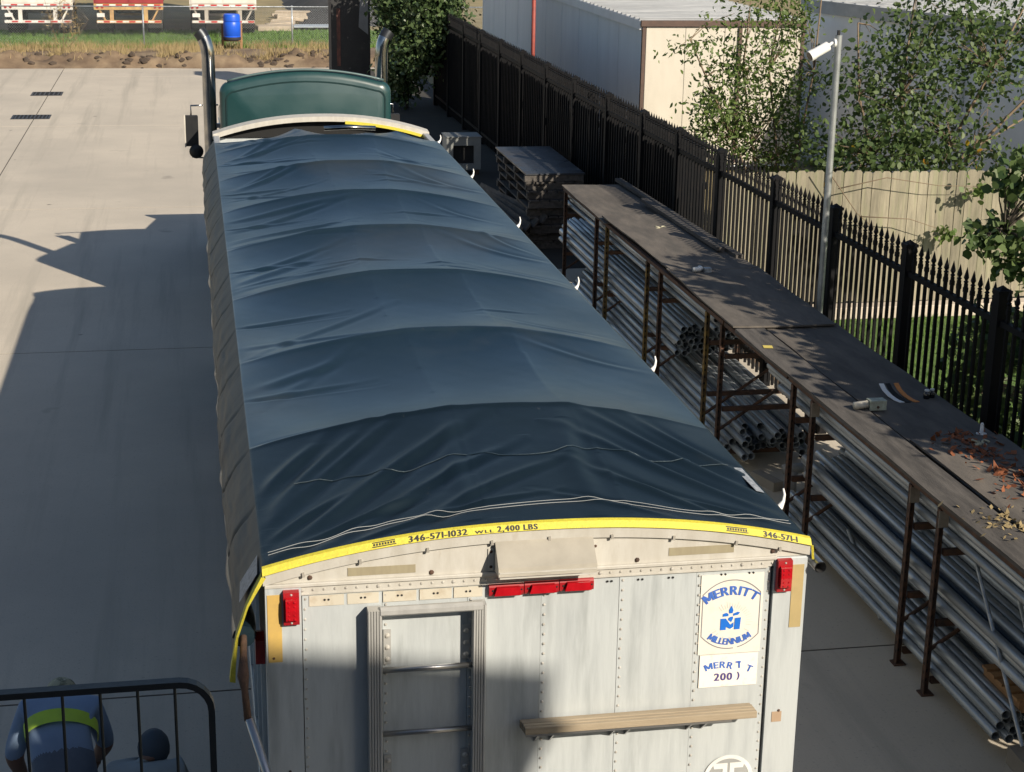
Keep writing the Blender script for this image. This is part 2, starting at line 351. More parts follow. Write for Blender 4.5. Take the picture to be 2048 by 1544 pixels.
def blades(name, n, fx, h0, h1, wd, mat, lean=.35, seed=1, parent=None):
    rs = np.random.RandomState(seed); P = fx(rs, n); h = h0+(h1-h0)*rs.rand(n)**1.5; a = rs.rand(n)*6.283
    dx = np.cos(a)*wd/2; dy = np.sin(a)*wd/2; ln = lean*h*rs.randn(n); la = rs.rand(n)*6.283
    V = np.zeros((n, 3, 3)); V[:, 0] = P - np.stack([dx, dy, 0*dx], 1); V[:, 1] = P + np.stack([dx, dy, 0*dx], 1)
    V[:, 2] = P + np.stack([np.cos(la)*ln, np.sin(la)*ln, h], 1)
    o = mesh_np(name, V.reshape(-1, 3), np.arange(3*n).reshape(-1, 3), mat, parent, tint=rs.rand(n)); return stuff(o)
def scat(x0, x1, y0, y1, zf):
    def f(rs, n):
        x = x0+(x1-x0)*rs.rand(n); y = y0+(y1-y0)*rs.rand(n); return np.stack([x, y, zf(x, y)], 1)
    return f
tag(blades('verge_grass', 26000, scat(-13, 9, 53.0, 61.3, lambda x, y: np.where(y < 56.4, berm(x, y), -.03+0*x)), .05, .16, .05, grassm, seed=2), 'mown green grass growing beyond the chain link fence', 'grass')
def clumps(rs, n):
    cx = -13+16.5*rs.rand(150); cy = 48.6+6.2*rs.rand(150); k = rs.randint(0, 150, n)
    x = cx[k]+.22*rs.randn(n); y = cy[k]+.22*rs.randn(n); return np.stack([x, y, berm(x, y)-.02], 1)
tag(blades('dry_weeds', 16000, clumps, .08, .34, .022, straw, .45, seed=3), 'dry straw-coloured weeds growing on the dirt bank', 'weeds')
tag(blades('lawn_grass', 30000, scat(5.8, 12, 4.5, 15.0, lambda x, y: 0*x-.03), .04, .10, .016, grassm, seed=4), 'bright green lawn grass behind the iron fence', 'grass')

# clods along the bank
cl = thing('dirt_clods', (0, 48.5, 0), 'dark broken soil clods heaped along the concrete edge', 'soil')
c = MB()
for k in range(105):
    x = rnd.uniform(-13, 3.2); y = rnd.gauss(48.5, .4); s = rnd.uniform(.04, .14)
    if rnd.random() < .5: x = rnd.choice([-3.2, -2.2, 0.6, 1.6, 2.4])+rnd.gauss(0, .45)
    z = float(berm(np.array([x]), np.array([y]))[0])
    bm = bmesh.new(); bmesh.ops.create_icosphere(bm, subdivisions=1, radius=s)
    c.add([(x+v.co.x*rnd.uniform(.7, 1.4), y+v.co.y*rnd.uniform(.7, 1.3), z+v.co.z*rnd.uniform(.5, .9)) for v in bm.verts], [tuple(v.index for v in f.verts) for f in bm.faces]); bm.free()
stuff(c.build('clods', M('dark_wet_soil', (.075, .055, .04), .95, bump=.5, bscale=12), cl))

# ================================================================== trailer
W2, TL, H = 1.295, 13.55, 2.9
tr = thing('grain_trailer', (0, 0, 0), 'long white aluminium grain trailer with riveted rear wall, ladder and red lamps', 'trailer')
PX = [-1.126, -.758, -.359, -.007, .37, .749, 1.12]
for i in range(6):
    d = (.000, .002, .0005, .003, .001, .0025)[i]
    box('rear_panel', (PX[i], d, 1.0), (PX[i+1]-.0018, .02+d, 2.832), alu, tr)
for sx in (-1, 1):
    m = MB(); x0, x1 = sorted((sx*W2, sx*1.131)); m.box((x0, -.014, .95), (x1, .12, 2.874), bev=.006); m.build('corner_post', alu, tr)
def zr(x): return 2.935 + .155*(1-abs(x/1.3)**2.2)
n = 40; m = MB(); xsn = [-W2 + 2*W2*i/n for i in range(n+1)]
poly = [(-W2, 2.876), (W2, 2.876)] + [(x, zr(x)-.012) for x in reversed(xsn)]
m.prism(poly, .0, .05); m.build('rear_header', alu2, tr)
m = MB(); vs_ = []; fs = []
for x in xsn:
    z = zr(x); vs_ += [(x*1.006, -.016, z-.055), (x*1.006, -.020, z-.003), (x*1.006, .07, z-.001), (x*1.006, .07, z-.055)]
for i in range(n):
    for j in range(4): fs.append((i*4+j, i*4+(j+1) % 4, (i+1)*4+(j+1) % 4, (i+1)*4+j))
fs += [(0, 1, 2, 3), tuple(4*n+k for k in (3, 2, 1, 0))]
m.add(vs_, fs); cap = m.build('header_cap', alu2, tr)
m = MB()
for x in (-1.12, -.86, -.55, -.25, .02, .32, .62, .93, 1.15): m.obox((x, -.021, zr(x)-.05), (.012, .008, .022), (0, rnd.uniform(-.2, .2), 0))
m.build('cap_joint', M('grey_caulk', (.33, .31, .27), .8), cap)
box('header_ledge', (-W2, -.018, 2.866), (1.139, .0, 2.884), alu2, tr, .003)
box('rivet_band', (-1.13, -.0075, 2.831), (1.139, .0, 2.8655), alu2, tr)
box('band_edge', (-1.13, -.0105, 2.824), (1.10, .0, 2.831), alu2, tr)
def riv(m, x, y, z, r=.0074, n=7):
    vs_ = [(x, y-r*.75, z)]; fs = []
    for q, (rr, yy) in enumerate(((r*.6, -r*.6), (r, 0))):
        for k in range(n):
            t = 2*math.pi*k/n; vs_.append((x+rr*math.cos(t), y+yy, z+rr*math.sin(t)))
    for k in range(n):
        k2 = (k+1) % n; fs += [(0, 1+k, 1+k2), (1+k, 1+n+k, 1+n+k2, 1+k2)]
    m.add(vs_, fs)
m = MB()
for x in PX:
    xx = x + (.014 if x > -1.0 else .012)
    if x > 1.1: xx = x-.012
    for k in range(36):
        z = 2.80-k*.0505
        riv(m, xx+rnd.uniform(-.002, .002), .0005 if x < 1.1 else .003, z)
for k in range(46): riv(m, -1.126+k*(2.245/45), -.0075, 2.848, .0074 if k % 7 else .0105)
stuff(m.build('rivets', rivm, tr))
m = MB()
for x, z in ((-1.09, 2.905), (-.53, 2.897), (.45, 2.90), (1.12, 2.905)): riv(m, x, -.0005, z, .013)
for x, z in ((-1.262, 2.52), (-1.2, 1.93), (1.2, 2.06)): riv(m, x, -.015, z, .008)
m.build('rusty_bolts', rust, tr)
# old sticker residue plates below the band
for i, (a, b) in enumerate(((-1.095, -.935), (-.92, -.775), (-.755, -.60), (-.585, -.435), (-.425, -.29))):
    box('sticker_residue', (a, -.0035, 2.763), (b, .0, 2.815), glue, tr)
    m = MB(); cx = (a+b)/2
    for dx in (-.009, .009):
        m.tube([(cx+dx, -.0045, 2.793), (cx+dx, -.0055, 2.793)], .0055, 8)
    m.build('drill_hole', black, tr)
m = MB()
for cx in (.32, .47, .62, .88, 1.02):
    for dx in (-.010, .010): m.tube([(cx+dx, -.0015, 2.80), (cx+dx, -.003, 2.80)], .0058, 8)
m.build('drill_hole', black, tr)
# reflective tapes
box('tape_strip', (-.917, -.0025, 2.902), (-.604, .0, 2.942), tapem, tr)
box('tape_strip', (.604, -.0025, 2.912), (.925, .0, 2.952), tapem, tr)
box('tape_strip', (-1.286, -.0168, 2.50), (-1.222, -.0135, 2.835), tapey, tr)
box('tape_strip', (1.222, -.0168, 2.507), (1.280, -.0135, 2.835), M('khaki_tape', (.42, .32, .15), .6, col2=(.36, .28, .13), scale=12), tr)
box('tape_strip', (1.165, -.0165, 2.00), (1.215, -.0135, 2.055), M('brown_residue', (.42, .30, .20), .8), tr)
# corner lamps
for cx, z0, z1 in ((-1.178, 2.690, 2.857), (1.175, 2.705, 2.872)):
    lm = MB(); y = -.014
    lm.prism([(y, z0), (y-.028, z0+.004), (y-.030, z0+.02), (y-.030, z1-.02), (y-.028, z1-.004), (y, z1)], cx-.036, cx+.036, axis='x')
    L_ = lm.build('marker_lamp', redbase, tr)
    lm = MB(); lm.prism([(y-.028, z0+.026), (y-.052, z0+.034), (y-.056, (z0+z1)/2), (y-.052, z1-.034), (y-.028, z1-.026)], cx-.027, cx+.027, axis='x')
    for k in range(5):
        zz = z0+.042+k*(z1-z0-.084)/4
        for dx in (-.013, .013): riv(lm, cx+dx, y-.0525, zz, .007, 6)
    lm.build('lens', redlens, L_)
    lm = MB(); riv(lm, cx, y-.030, z0+.014, .006); riv(lm, cx, y-.030, z1-.014, .006); lm.build('lamp_screw', rivm, L_)
# centre identification lamps
for k in range(3):
    x0 = -.262+k*.168; x1 = x0+.164; z0 = 2.765+k*.0022; z1 = z0+.062
    lm = MB(); lm.prism([(0, z0), (-.022, z0+.004), (-.026, z0+.014), (-.026, z1-.014), (-.022, z1-.004), (0, z1)], x0, x1, axis='x')
    L_ = lm.build('marker_lamp', redbase, tr)
    lm = MB(); xa, xb = x0+.034, x1-.022
    lm.prism([(xa-.012, z0+.011), (xb+.008, z0+.011), (xb, z1-.011), (xa, z1-.011)], -.045, -.022); lm.build('lens', redlens, L_)
    lm = MB(); riv(lm, x0+.017, -.026, (z0+z1)/2, .006); riv(lm, x1-.010, -.026, (z0+z1)/2, .005); lm.build('lamp_screw', black, L_)
# light hood
hd = MB(); a, b = -.236, .228
hd.prism([(-.003, 3.045), (-.010, 3.045), (-.115, 2.945), (-.125, 2.905), (-.112, 2.900), (-.100, 2.938), (-.003, 3.020)][::-1], a, b, axis='x')
hood = hd.build('lamp_hood', M('tan_hood', (.36, .335, .28), .5, .15, col2=(.29, .27, .225), scale=6), tr)
hd = MB()
for x in (a+.001, b-.011):
    hd.prism([(-.003, 2.89), (-.108, 2.905), (-.108, 2.935), (-.003, 3.018)], x, x+.01, axis='x')
hd.build('hood_side', alu2, hood)
hd = MB(); hd.box((a+.004, -.130, 2.896), (b-.004, -.1255, 2.903)); hd.box((a+.004, -.124, 2.919), (b-.004, -.1195, 2.926)); hd.build('hood_rib', alu2, hood)
hd = MB()
for x in (-.20, -.09, .02, .18): riv(hd, x, -.010, 3.034, .008)
hd.build('hood_bolt', rust, hood)
for x0 in (a-.03, b+.002):
    pl = MB(); pl.box((x0, -.0065, 2.888), (x0+.028, -.0005, 3.0)); fl = pl.build('hood_flange', alu2, hood); pl = MB(); riv(pl, x0+.014, -.0065, 2.985, .008); riv(pl, x0+.014, -.0065, 2.91, .008); pl.build('flange_bolt', rust, hood)
# ladder
lad = MB(); zt = 2.752; p = -.082
LR = ((-.832, -.768), (-.342, -.281))
ldr = None
for i, (x0, x1) in enumerate(LR):
    m = MB()
    out = [(x0, p+.012)]
    k = 5; wv = (x1-x0)/k
    prof = [(x0, -.012), (x0, p+.010)]
    for q in range(k):
        prof += [(x0+q*wv+.001, p), (x0+(q+1)*wv-.004, p), (x0+(q+1)*wv-.002, p+.007)]
    prof += [(x1, p+.010), (x1, -.012)]
    m.prism(prof[::-1], .75, zt, axis='z')
    o = m.build('ladder_rail', alu3, tr if i == 0 else tr)
m = MB(); m.prism([(p+.003, zt-.026), (p-.004, zt-.018), (p-.004, zt+.002), (p+.018, zt+.012), (p+.04, zt+.008), (p+.04, zt-.008)], -.775, -.30, axis='x')
m.build('ladder_top_bar', alu3, tr)
for z in (2.435, 2.105, 1.775, 1.445, 1.115):
    m = MB(); m.tube([(-.770, p+.04, z), (-.340, p+.04, z)], .0135, 12); m.build('ladder_rung', dullchrome, tr, True)
for x0 in (-.755, -.385):
    for z in (2.55, 1.9, 1.3):
        m = MB(); m.box((x0, -.008, z-.10), (x0+.035, .0, z+.075)); bp = m.build('ladder_bracket', alu3, tr)
        m = MB()
        for dz in (-.075, -.015, .045): riv(m, x0+.018, -.008, z+dz, .0135, 9)
        m.build('bracket_bolt', rivm, bp)
# timber rail on brackets
m = MB()
for q in range(4):
    ya = -.020-q*.023; m.box((-.105+q*.004, ya-.0215, 2.118-.038+.0), (1.045+q*.003, ya, 2.118+(.000, .003, .001, -.002)[q]), bev=.002)
m.build('timber_rail', tanwood, tr)
box('rail_angle', (-.09, -.108, 2.068), (.93, -.001, 2.079), dullchrome, tr)
for x in (.0, .375, .76):
    for q in (-.03, .045):
        m = MB(); m.prism([(-.001, 2.067), (-.10, 2.067), (-.001, 1.985)], x+q, x+q+.008, axis='x'); m.build('rail_bracket', dullchrome, tr)
# decals
def arcplace(cx, cz, rad, sgn, shear=0.0, y=-.0055):
    def f(s, t):
        a = s/rad
        if sgn > 0: return (cx+(rad+t)*math.sin(a), y, cz-rad+(rad+t)*math.cos(a))
        return (cx+(rad-t)*math.sin(a), y, cz+rad-(rad-t)*math.cos(a))
    return f
box('decal', (.772, -.003, 2.384), (1.085, .0005, 2.80), decalm, tr)
dx0 = .928; 
def superpts(hw, zt_, zb_, mid0, mid1, n=14):
    out = []
    for i in range(n+1):
        u = -1+2*i/n; out.append((dx0+hw*u, mid1+(zt_-mid1)*(1-abs(u)**2.2)))
    for i in range(n+1):
        u = 1-2*i/n; out.append((dx0+hw*u, mid0-(mid0-zb_)*(1-abs(u)**2.2)))
    return out
o1 = superpts(.146, 2.772, 2.408, 2.48, 2.70); i1 = superpts(.142, 2.767, 2.413, 2.482, 2.698)
m = MB(); nn = len(o1); m.add([(x, -.0045, z) for x, z in o1]+[(x, -.0045, z) for x, z in i1], [(i, (i+1) % nn, (i+1) % nn+nn, i+nn) for i in range(nn) if not 20 <= i <= 20]); m.build('decal_border', greyink, tr)
m = MB(); bold(m, 'MERRITT', arcplace(dx0, 2.693, .20, 1), .066, .10, .95, d=.06); m.build('decal_lettering', blueink, tr)
m = MB(); bold(m, 'MILLENNIUM', arcplace(dx0, 2.431, .19, -1), .048, .09, .88, d=.06); m.build('decal_lettering', blueink, tr)
m = MB(); cz = 2.548; q = .0011
def pg(pts): m.add([(dx0+a*.001, -.0055, cz+b*.001) for a, b in pts], [tuple(range(len(pts)))])
pg([(-50, -38), (-22, -38), (-22, -22), (0, -34), (0, -12), (-24, 22), (-50, 22)]); pg([(0, -34), (16, -24), (16, 0), (0, -12)]); pg([(20, -38), (48, -38), (52, 24), (22, 22)])
pg([(-12, 14), (4, 2), (12, 20), (12, 30), (0, 30), (-10, 24)]); pg([(-40, 32), (-12, 34), (-12, 46), (-24, 52), (-40, 46)]); pg([(12, 34), (36, 38), (46, 50), (34, 54), (12, 46)]); pg([(-8, 48), (8, 48), (12, 64), (2, 88), (-10, 66)])
m.build('decal_emblem', brblue, tr)
m = MB()
for k in range(26):
    a = R(-10+k*200/25) if k < 18 else R(rnd.uniform(200, 340)); r0, r1 = .078, rnd.uniform(.095, .115)
    ca, sa = math.cos(a), math.sin(a); t_ = .0006
    m.add([(dx0+ca*r0-sa*t_, -.005, cz+sa*r0+ca*t_), (dx0+ca*r1-sa*t_, -.005, cz+sa*r1+ca*t_), (dx0+ca*r1+sa*t_, -.005, cz+sa*r1-ca*t_), (dx0+ca*r0+sa*t_, -.005, cz+sa*r0-ca*t_)], [(0, 1, 2, 3)])
m.build('decal_rays', M('faded_grey_print', (.52, .50, .46), .7), tr)
box('decal', (.784, -.0042, 2.208), (1.078, .0005, 2.380), M('worn_white_decal', (.80, .75, .66), .6, col2=(.66, .55, .42), scale=22, lo=.56, hi=.75), tr)
m = MB(); bold(m, 'MERR', arcplace(dx0-.042, 2.309, .17, 1), .05, .14, 1.0); m.build('decal_lettering', blueink, tr); m = MB(); bold(m, 'T', (lambda s, t: (dx0+.105+s*.92+t*.38, -.0065, 2.280-s*.38+t*.92)), .05, .1); m.build('decal_lettering', blueink, tr); m = MB(); m.add([(dx0+.05+a, -.0065, 2.306+b) for a, b in ((-.012, .033), (-.012, .026), (.002, .024), (.004, -.004), (.012, -.004), (.011, .022), (.016, .030), (.010, .035))], [tuple(range(8))])
m.build('decal_lettering', blueink, tr)
m = MB(); bold(m, '200', lambda s, t: (dx0-.018+s, -.0065, 2.242+t), .056, .12); m.build('decal_lettering', M('violet_decal_ink', (.09, .07, .25), .6), tr); m = MB(); bold(m, ')', lambda s, t: (dx0+.057+s, -.0065, 2.250+t), .046)
m.build('decal_lettering', M('violet_decal_ink', (.09, .07, .25), .6), tr)
# painted roundel low on the wall
m = MB(); nn = 40; cx, cz = .962, 1.70
m.add([(cx+r*math.cos(2*math.pi*k/nn), .0, cz+r*math.sin(2*math.pi*k/nn)) for r in (.108, .128) for k in range(nn)], [(k, (k+1) % nn, (k+1) % nn+nn, k+nn) for k in range(nn)])
m.v = [(x, -.004, z) for x, y, z in m.v]; m.build('roundel_ring', palewhite, tr)
m = MB(); m.add([(cx+.108*math.cos(2*math.pi*k/nn), -.003, cz+.108*math.sin(2*math.pi*k/nn)) for k in range(nn)], [tuple(range(nn))]); m.build('roundel_field', greypaint, tr)
m = MB()
for sx in (-1, 1): m.add([(cx+sx*a, -.005, cz+b) for a, b in ((.006, .0), (.03, .0), (.03, .055), (.075, .055), (.082, .085), (.006, .085))], [(0, 1, 2, 3, 4, 5)])
m.build('roundel_letters', palewhite, tr)
# body: sides, front, hoppers, frame
for sx in (-1, 1):
    xa, xb = sorted((sx*1.29, sx*1.25)); box('side_wall', (xa, .121, 1.35), (xb, TL, 2.90), alu, tr)
    xa, xb = sorted((sx*1.30, sx*1.23)); box('top_rail', (xa, .06, 2.901), (xb, TL, 2.945), alu3, tr, .006)
    xa, xb = sorted((sx*1.315, sx*1.285)); box('bottom_rail', (xa, .122, 1.22), (xb, TL, 1.349), alu3, tr, .005)
    for k in range(20):
        yy = .3+k*.68; xa, xb = sorted((sx*1.2905, sx*1.312)); box('side_post', (xa, yy, 1.352), (xb, yy+.05, 2.898), alu, tr)
box('front_wall', (-1.29, TL, 1.2), (1.29, TL+.05, 2.94), alu, tr)
m = MB()
m.prism([(.3, 1.4), (TL, 1.4), (TL, 1.15), (10.3, 1.15), (8.6, .62), (8.0, .62), (6.9, 1.1), (5.6, .62), (5.0, .62), (3.6, 1.15), (.3, 1.15)][::-1], -1.2, 1.2, axis='x'); m.build('hopper_floor', alu3, tr)
for sx in (-.45, .45): box('chassis_beam', (sx-.05, .1, .98), (sx+.05, 13.4, 1.14), rust, tr)
for sx in (-1, 1):
    for yy in (1.3, 2.6):
        m = MB(); prof = [(.22, -.2), (.46, -.2), (.51, -.15), (.51, .15), (.46, .2), (.22, .2)]
        mt = Matrix.Translation((sx*.98, yy, .51)) @ Matrix.Rotation(R(90), 4, 'Y')
        m.lathe(prof, (0, 0, 0), 26, mat=mt); wh = m.build('wheel', rubber, tr, auto=True, smooth=True)
        m = MB(); m.lathe([(.05, -.17), (.215, -.19), (.215, .19), (.05, .17)], (0, 0, 0), 20, mat=mt); m.build('rim', dullchrome, wh, True)
    m = MB(); m.box((sx*.95-.06, 10.6, .05), (sx*.95+.06, 10.72, 1.15)); m.box((sx*.95-.14, 10.55, .0), (sx*.95+.14, 10.77, .05)); m.build('landing_leg', rust, tr)
m = MB(); m.box((-1.2, .02, .45), (1.2, .12, .57)); m.box((-.7, .05, .57), (-.6, .11, .99)); m.box((.6, .05, .57), (.7, .11, .99)); m.build('rear_bumper', rust, tr)
m = MB(); m.prism([(.14, 2.42), (.14, 2.54), (.2, 2.56), (.26, 2.54), (.26, 2.42), (.2, 2.40)], -1.34, -1.296, axis='x'); m.build('side_lamp', redbase, tr)
# front bulkhead cap seen past the tarp
m = MB(); vs_ = []; fs = []
def zf_(x): return 2.955 + .205*(1-abs(x/1.3)**2.2)
for x in xsn:
    z = zf_(x); vs_ += [(x*1.01, TL-.12, z-.06), (x*1.01, TL-.12, z+.0), (x*1.01, TL+.06, z+.012), (x*1.01, TL+.06, z-.06)]
fs = []
for i in range(n):
    for j in range(4): fs.append((i*4+j, i*4+(j+1) % 4, (i+1)*4+(j+1) % 4, (i+1)*4+j))
fs += [(0, 1, 2, 3), tuple(4*n+k for k in (3, 2, 1, 0))]
m.add(vs_, fs); m.build('front_cap', alu2, tr)
poly = [(-W2, 2.9), (W2, 2.9)] + [(x, zf_(x)-.05) for x in reversed(xsn)]
m = MB(); m.prism(poly, TL-.02, TL+.04); m.build('front_header', soot, tr)
m = MB(); m.tube([(.0, TL-.42, 3.06), (.3, TL-.40, 3.07), (.62, TL-.40, 3.055)], .028, 8); m.build('tarp_stop', chrome, tr, True)
m = MB(); vs_ = []; fs = []
xq = [.28+1.02*i_/16 for i_ in range(17)]
for x in xq: vs_ += [(x, TL-.135, zf_(x)-.085), (x, TL-.135, zf_(x)-.05), (x, TL-.122, zf_(x)-.05), (x, TL-.122, zf_(x)-.085)]
for i_ in range(16):
    for j in range(4): fs.append((i_*4+j, i_*4+(j+1) % 4, (i_+1)*4+(j+1) % 4, (i_+1)*4+j))
fs += [(0, 1, 2, 3), (67, 66, 65, 64)]
m.add(vs_, fs); m.build('front_webbing', yel, tr)
# tarp bows
BOW = [-.03, 1.66, 3.35, 5.05, 6.75, 8.40, 10.10, 11.85, 13.50]
for yb in BOW[1:-1]:
    m = MB(); m.tube([(x, yb, 2.93+.195*(1-abs(x/1.3)**2.2)) for x in xsn[1:-1:2]], .015, 6); m.build('tarp_bow', dullchrome, tr)
# tarp hold-down hooks on the right rail
for yh in (.62, 3.16, 5.47, 7.93, 10.6, 13.07):
    m = MB(); pts = [(1.335, yh, 2.86), (1.375, yh, 2.885), (1.398, yh+.02, 2.91), (1.405, yh+.03, 2.94), (1.400, yh+.04, 2.97)]
    m.tube(pts, .02, 8, radii=[.024, .018, .009, .007, .005]); hk = m.build('tarp_hook', palewhite, tr, True)
    m = MB(); m.prism([(yh-.05, 2.82), (yh+.05, 2.82), (yh+.03, 2.89), (yh-.03, 2.89)], 1.318, 1.338, axis='x'); m.build('hook_plate', alu2, hk)

# ================================================================== tarp
tp = thing('tarp', (0, 0, 2.95), 'navy blue vinyl tarp stretched over the trailer bows', 'tarp')
NX, NY = 236, 900
EYL = .34; EYR = .07
ua = np.linspace(0, 1, 46)[:-1]; ub = np.linspace(-1.30, 1.30, 184); uc = np.linspace(0, 1, 8)[1:]
yv = np.concatenate([np.linspace(.0, 1.9, 200)[:-1], np.linspace(1.9, 13.08, NY-199)])
bow = np.array(BOW)
rise_b = np.array([.155]+[.205]*7+[.205]); ze_b = np.array([2.945]+[2.955]*8)
def tarp_z(X, Y):
    k = np.clip(np.searchsorted(bow, Y, side='right')-1, 0, len(bow)-2)
    t = np.clip((Y-bow[k])/(bow[k+1]-bow[k]), 0, 1)
    rise = rise_b[k]*(1-t)+rise_b[k+1]*t; ze = ze_b[k]*(1-t)+ze_b[k+1]*t
    ax = np.abs(X/1.3); arc = ze+rise*(1-ax**2.2)
    xl = -.25+.05*np.sin(Y*.9); xr = .40+.09*np.sin(Y*.55+.5)
    hz = ze+rise*.93
    pol = np.where(X < xl, ze+(hz-ze)*(X+1.3)/(xl+1.3), np.where(X > xr, ze+(hz-ze)*(1.3-X)/(1.3-xr), hz+.004))
    ww = (4*t*(1-t))**.9
    wf_ = .30+.70*ww
    z = arc*(1-wf_)+pol*wf_
    db = np.min(np.abs(Y[..., None]-bow[1:-1]), axis=-1); z += .010*np.exp(-(db/.028)**2)*np.clip(1.15-ax, 0, 1)
    z -= np.where(k == 0, .010, .108)*ww*np.clip(1-ax**2, 0, 1)
    z += .012
    return z
STROKES = []
def stroke(x0, y0, x1, y1, a, wd):
    lim = wd*(.30 if y0 < 1.6 else .21); a = max(-lim, min(lim, a)); STROKES.append((x0, y0, x1, y1, a, wd))
# rear bay: folds fanning from the rear corners up to the first bow
for (x0, y0, x1, y1, a, wd) in [(-1.28, .45, -.55, 1.60, .016, .045), (-1.25, .62, -.72, 1.55, .013, .04), (-1.15, .22, -.15, 1.45, .018, .05), (-1.28, .9, -.95, 1.5, .012, .04),
        (-.95, .15, .0, 1.05, .010, .04), (-.6, .15, .25, .85, .008, .035), (-1.26, .3, -.85, .75, .012, .03), (-1.2, .12, -.5, .55, .010, .03), (-.9, .08, .1, .42, .006, .025),
        (1.26, .55, .55, 1.58, .016, .05), (1.22, .3, .42, 1.25, .014, .045), (1.28, .85, .85, 1.55, .012, .04), (.95, .12, .35, .75, .010, .035), (1.2, .15, .55, .5, .008, .028), (.6, .1, .1, .4, .006, .025),
        (.30, .3, .42, 1.6, .012, .06), (-.3, .35, -.22, 1.6, .009, .06)]:
    stroke(x0, y0, x1, y1, a, wd)
for k in range(1, 8):
    y0, y1 = bow[k], bow[k+1]; Lb = y1-y0
    far = k >= 3
    for q in range(5 if far else 2):       # diagonal folds on the left half
        f = rnd.uniform(.05, .75); x0 = -1.29; xx = x0+rnd.uniform(.5, 1.15); yy = y0+Lb*f
        stroke(x0+rnd.uniform(0, .15), yy, xx, yy+rnd.uniform(.15, .55)*Lb*(1 if rnd.random() < .8 else -.3), rnd.uniform(.006, .017)*(1.2 if far else .8), rnd.uniform(.025, .05))
    for q in range(3 if far else 1):       # right half
        f = rnd.uniform(.05, .8); yy = y0+Lb*f; xe = rnd.uniform(1.0, 1.28)
        stroke(xe, yy, xe-rnd.uniform(.4, .8), yy+rnd.uniform(.15, .5)*Lb, rnd.uniform(.004, .012)*(1.2 if far else .7), rnd.uniform(.03, .05))
    for q in range(3 if far else 1):       # short puckers at the ridge straps
        xc = (-.26 if rnd.random() < .5 else .42)+rnd.gauss(0, .05); yy = y0+Lb*rnd.uniform(.05, .95)
        stroke(xc-rnd.uniform(.1, .35), yy+rnd.uniform(-.04, .04), xc+rnd.uniform(.05, .3), yy+rnd.uniform(-.08, .08), rnd.uniform(.004, .010), rnd.uniform(.016, .03))
    stroke(-1.3, y0+.03, -.35, y0+.05, -.010, .022)
    ym = y0+Lb*.5; stroke(-1.42, ym, -.5, ym+.10, -.016, .018); stroke(-1.3, ym+.06, -.6, ym+.2, .010, .03)
def strokes(X, Y):
    D = np.zeros_like(X)
    for x0, y0, x1, y1, a, wd in STROKES:
        dx, dy = x1-x0, y1-y0; L2 = dx*dx+dy*dy
        msk = (X > min(x0, x1)-4*wd) & (X < max(x0, x1)+4*wd) & (Y > min(y0, y1)-4*wd) & (Y < max(y0, y1)+4*wd)
        if not msk.any(): continue
        xs_ = X[msk]; ys_ = Y[msk]; s_ = np.clip(((xs_-x0)*dx+(ys_-y0)*dy)/L2, 0, 1)
        cv = .03*np.sin(s_*3.14)*math.sqrt(L2)
        d = ((xs_-x0)*dy-(ys_-y0)*dx)/math.sqrt(L2)+cv
        D[msk] += np.where(ys_ < 1.7, 1.7, 1.25)*a*(np.exp(-(d/wd)**2)-.6*np.exp(-((d-1.7*wd)/wd)**2))*np.sin(np.pi*np.clip(s_, .0, 1)*.92+.12)**.8
    return D
def tarp_full(X, Y):
    edge = np.clip((1.3-np.abs(X))/.12, 0, 1); end = np.clip((Y+.03)/.15, 0, 1)
    fine = .0022*fnoise(X*1.2, Y, 4.0, 10, 21)+.0012*fnoise(X, Y*.6, 11.0, 10, 22)
    fr = np.clip((Y-12.4)/.6, 0, 1)
    z = tarp_z(X, Y)+(strokes(X, Y)*np.clip(edge+.35, 0, 1)+fine*edge)*end
    z -= fr**2*.06*np.abs(np.sin((X+.35)*2.6))
    return z
def tarp_pt(x, y, off=0.0):
    return (x, y, float(tarp_full(np.array([x]), np.array([y]))[0])+off)
rows = len(yv); Xm, Ym = np.meshgrid(ub, yv)
Yw = Ym + np.clip((Ym-12.3)/.75, 0, 1)**2*(-.26*np.abs(np.sin((Xm+.35)*2.6)))
Zm = tarp_full(Xm, Yw)
# left skirt hanging off the eave
Ue, Ye = np.meshgrid(1-ua, yv)
drop = EYL+.16*np.exp(-((Ye+.03)/.35)**2)
fold = .5*fnoise(Ye, Ye*0+3, 3.2, 10, 31)+.5*fnoise(Ye, Ue*2, 7.0, 10, 32)
seam = np.zeros_like(Ye)
for k in range(1, 9):
    for yb in (bow[k], .5*(bow[k]+bow[k-1])): seam += np.exp(-((Ye-yb-.10*Ue)/.022)**2)
bulge = np.sin(np.clip(Ue, 0, 1)*1.75)
Xs = -1.30-.145*bulge-(.020*fold)*Ue**.7+.026*seam*Ue**.5
Zs = Zm[:, :1] - drop*Ue + .01*fold*Ue
Ys = Ye+.012*fold*Ue
Ur, Yr = np.meshgrid(uc, yv)
Xr = 1.30+.028*np.sin(Ur*1.5); Zr = Zm[:, -1:]-EYR*Ur+.006*fnoise(Yr, Ur, 4, 10, 33)*Ur
Xa = np.concatenate([Xs, Xm, Xr], 1); Ya = np.concatenate([Ys, Yw, np.broadcast_to(Yw[:, -1:], Yr.shape)], 1); Za = np.concatenate([Zs, Zm, Zr], 1)
nc = Xa.shape[1]; V = np.stack([Xa.ravel(), Ya.ravel(), Za.ravel()], 1)
i = np.arange((rows-1)*(nc-1)); r_ = i//(nc-1); c_ = i % (nc-1); a_ = r_*nc+c_
F = np.stack([a_, a_+1, a_+nc+1, a_+nc], 1); mi = np.where(c_ < len(ua), 1, np.where(yv[r_] < 1.66, 2, 0))
mesh_np('tarp_sheet', V, F, [tarpm, dustm, tarpr], tp, True, mi=mi)
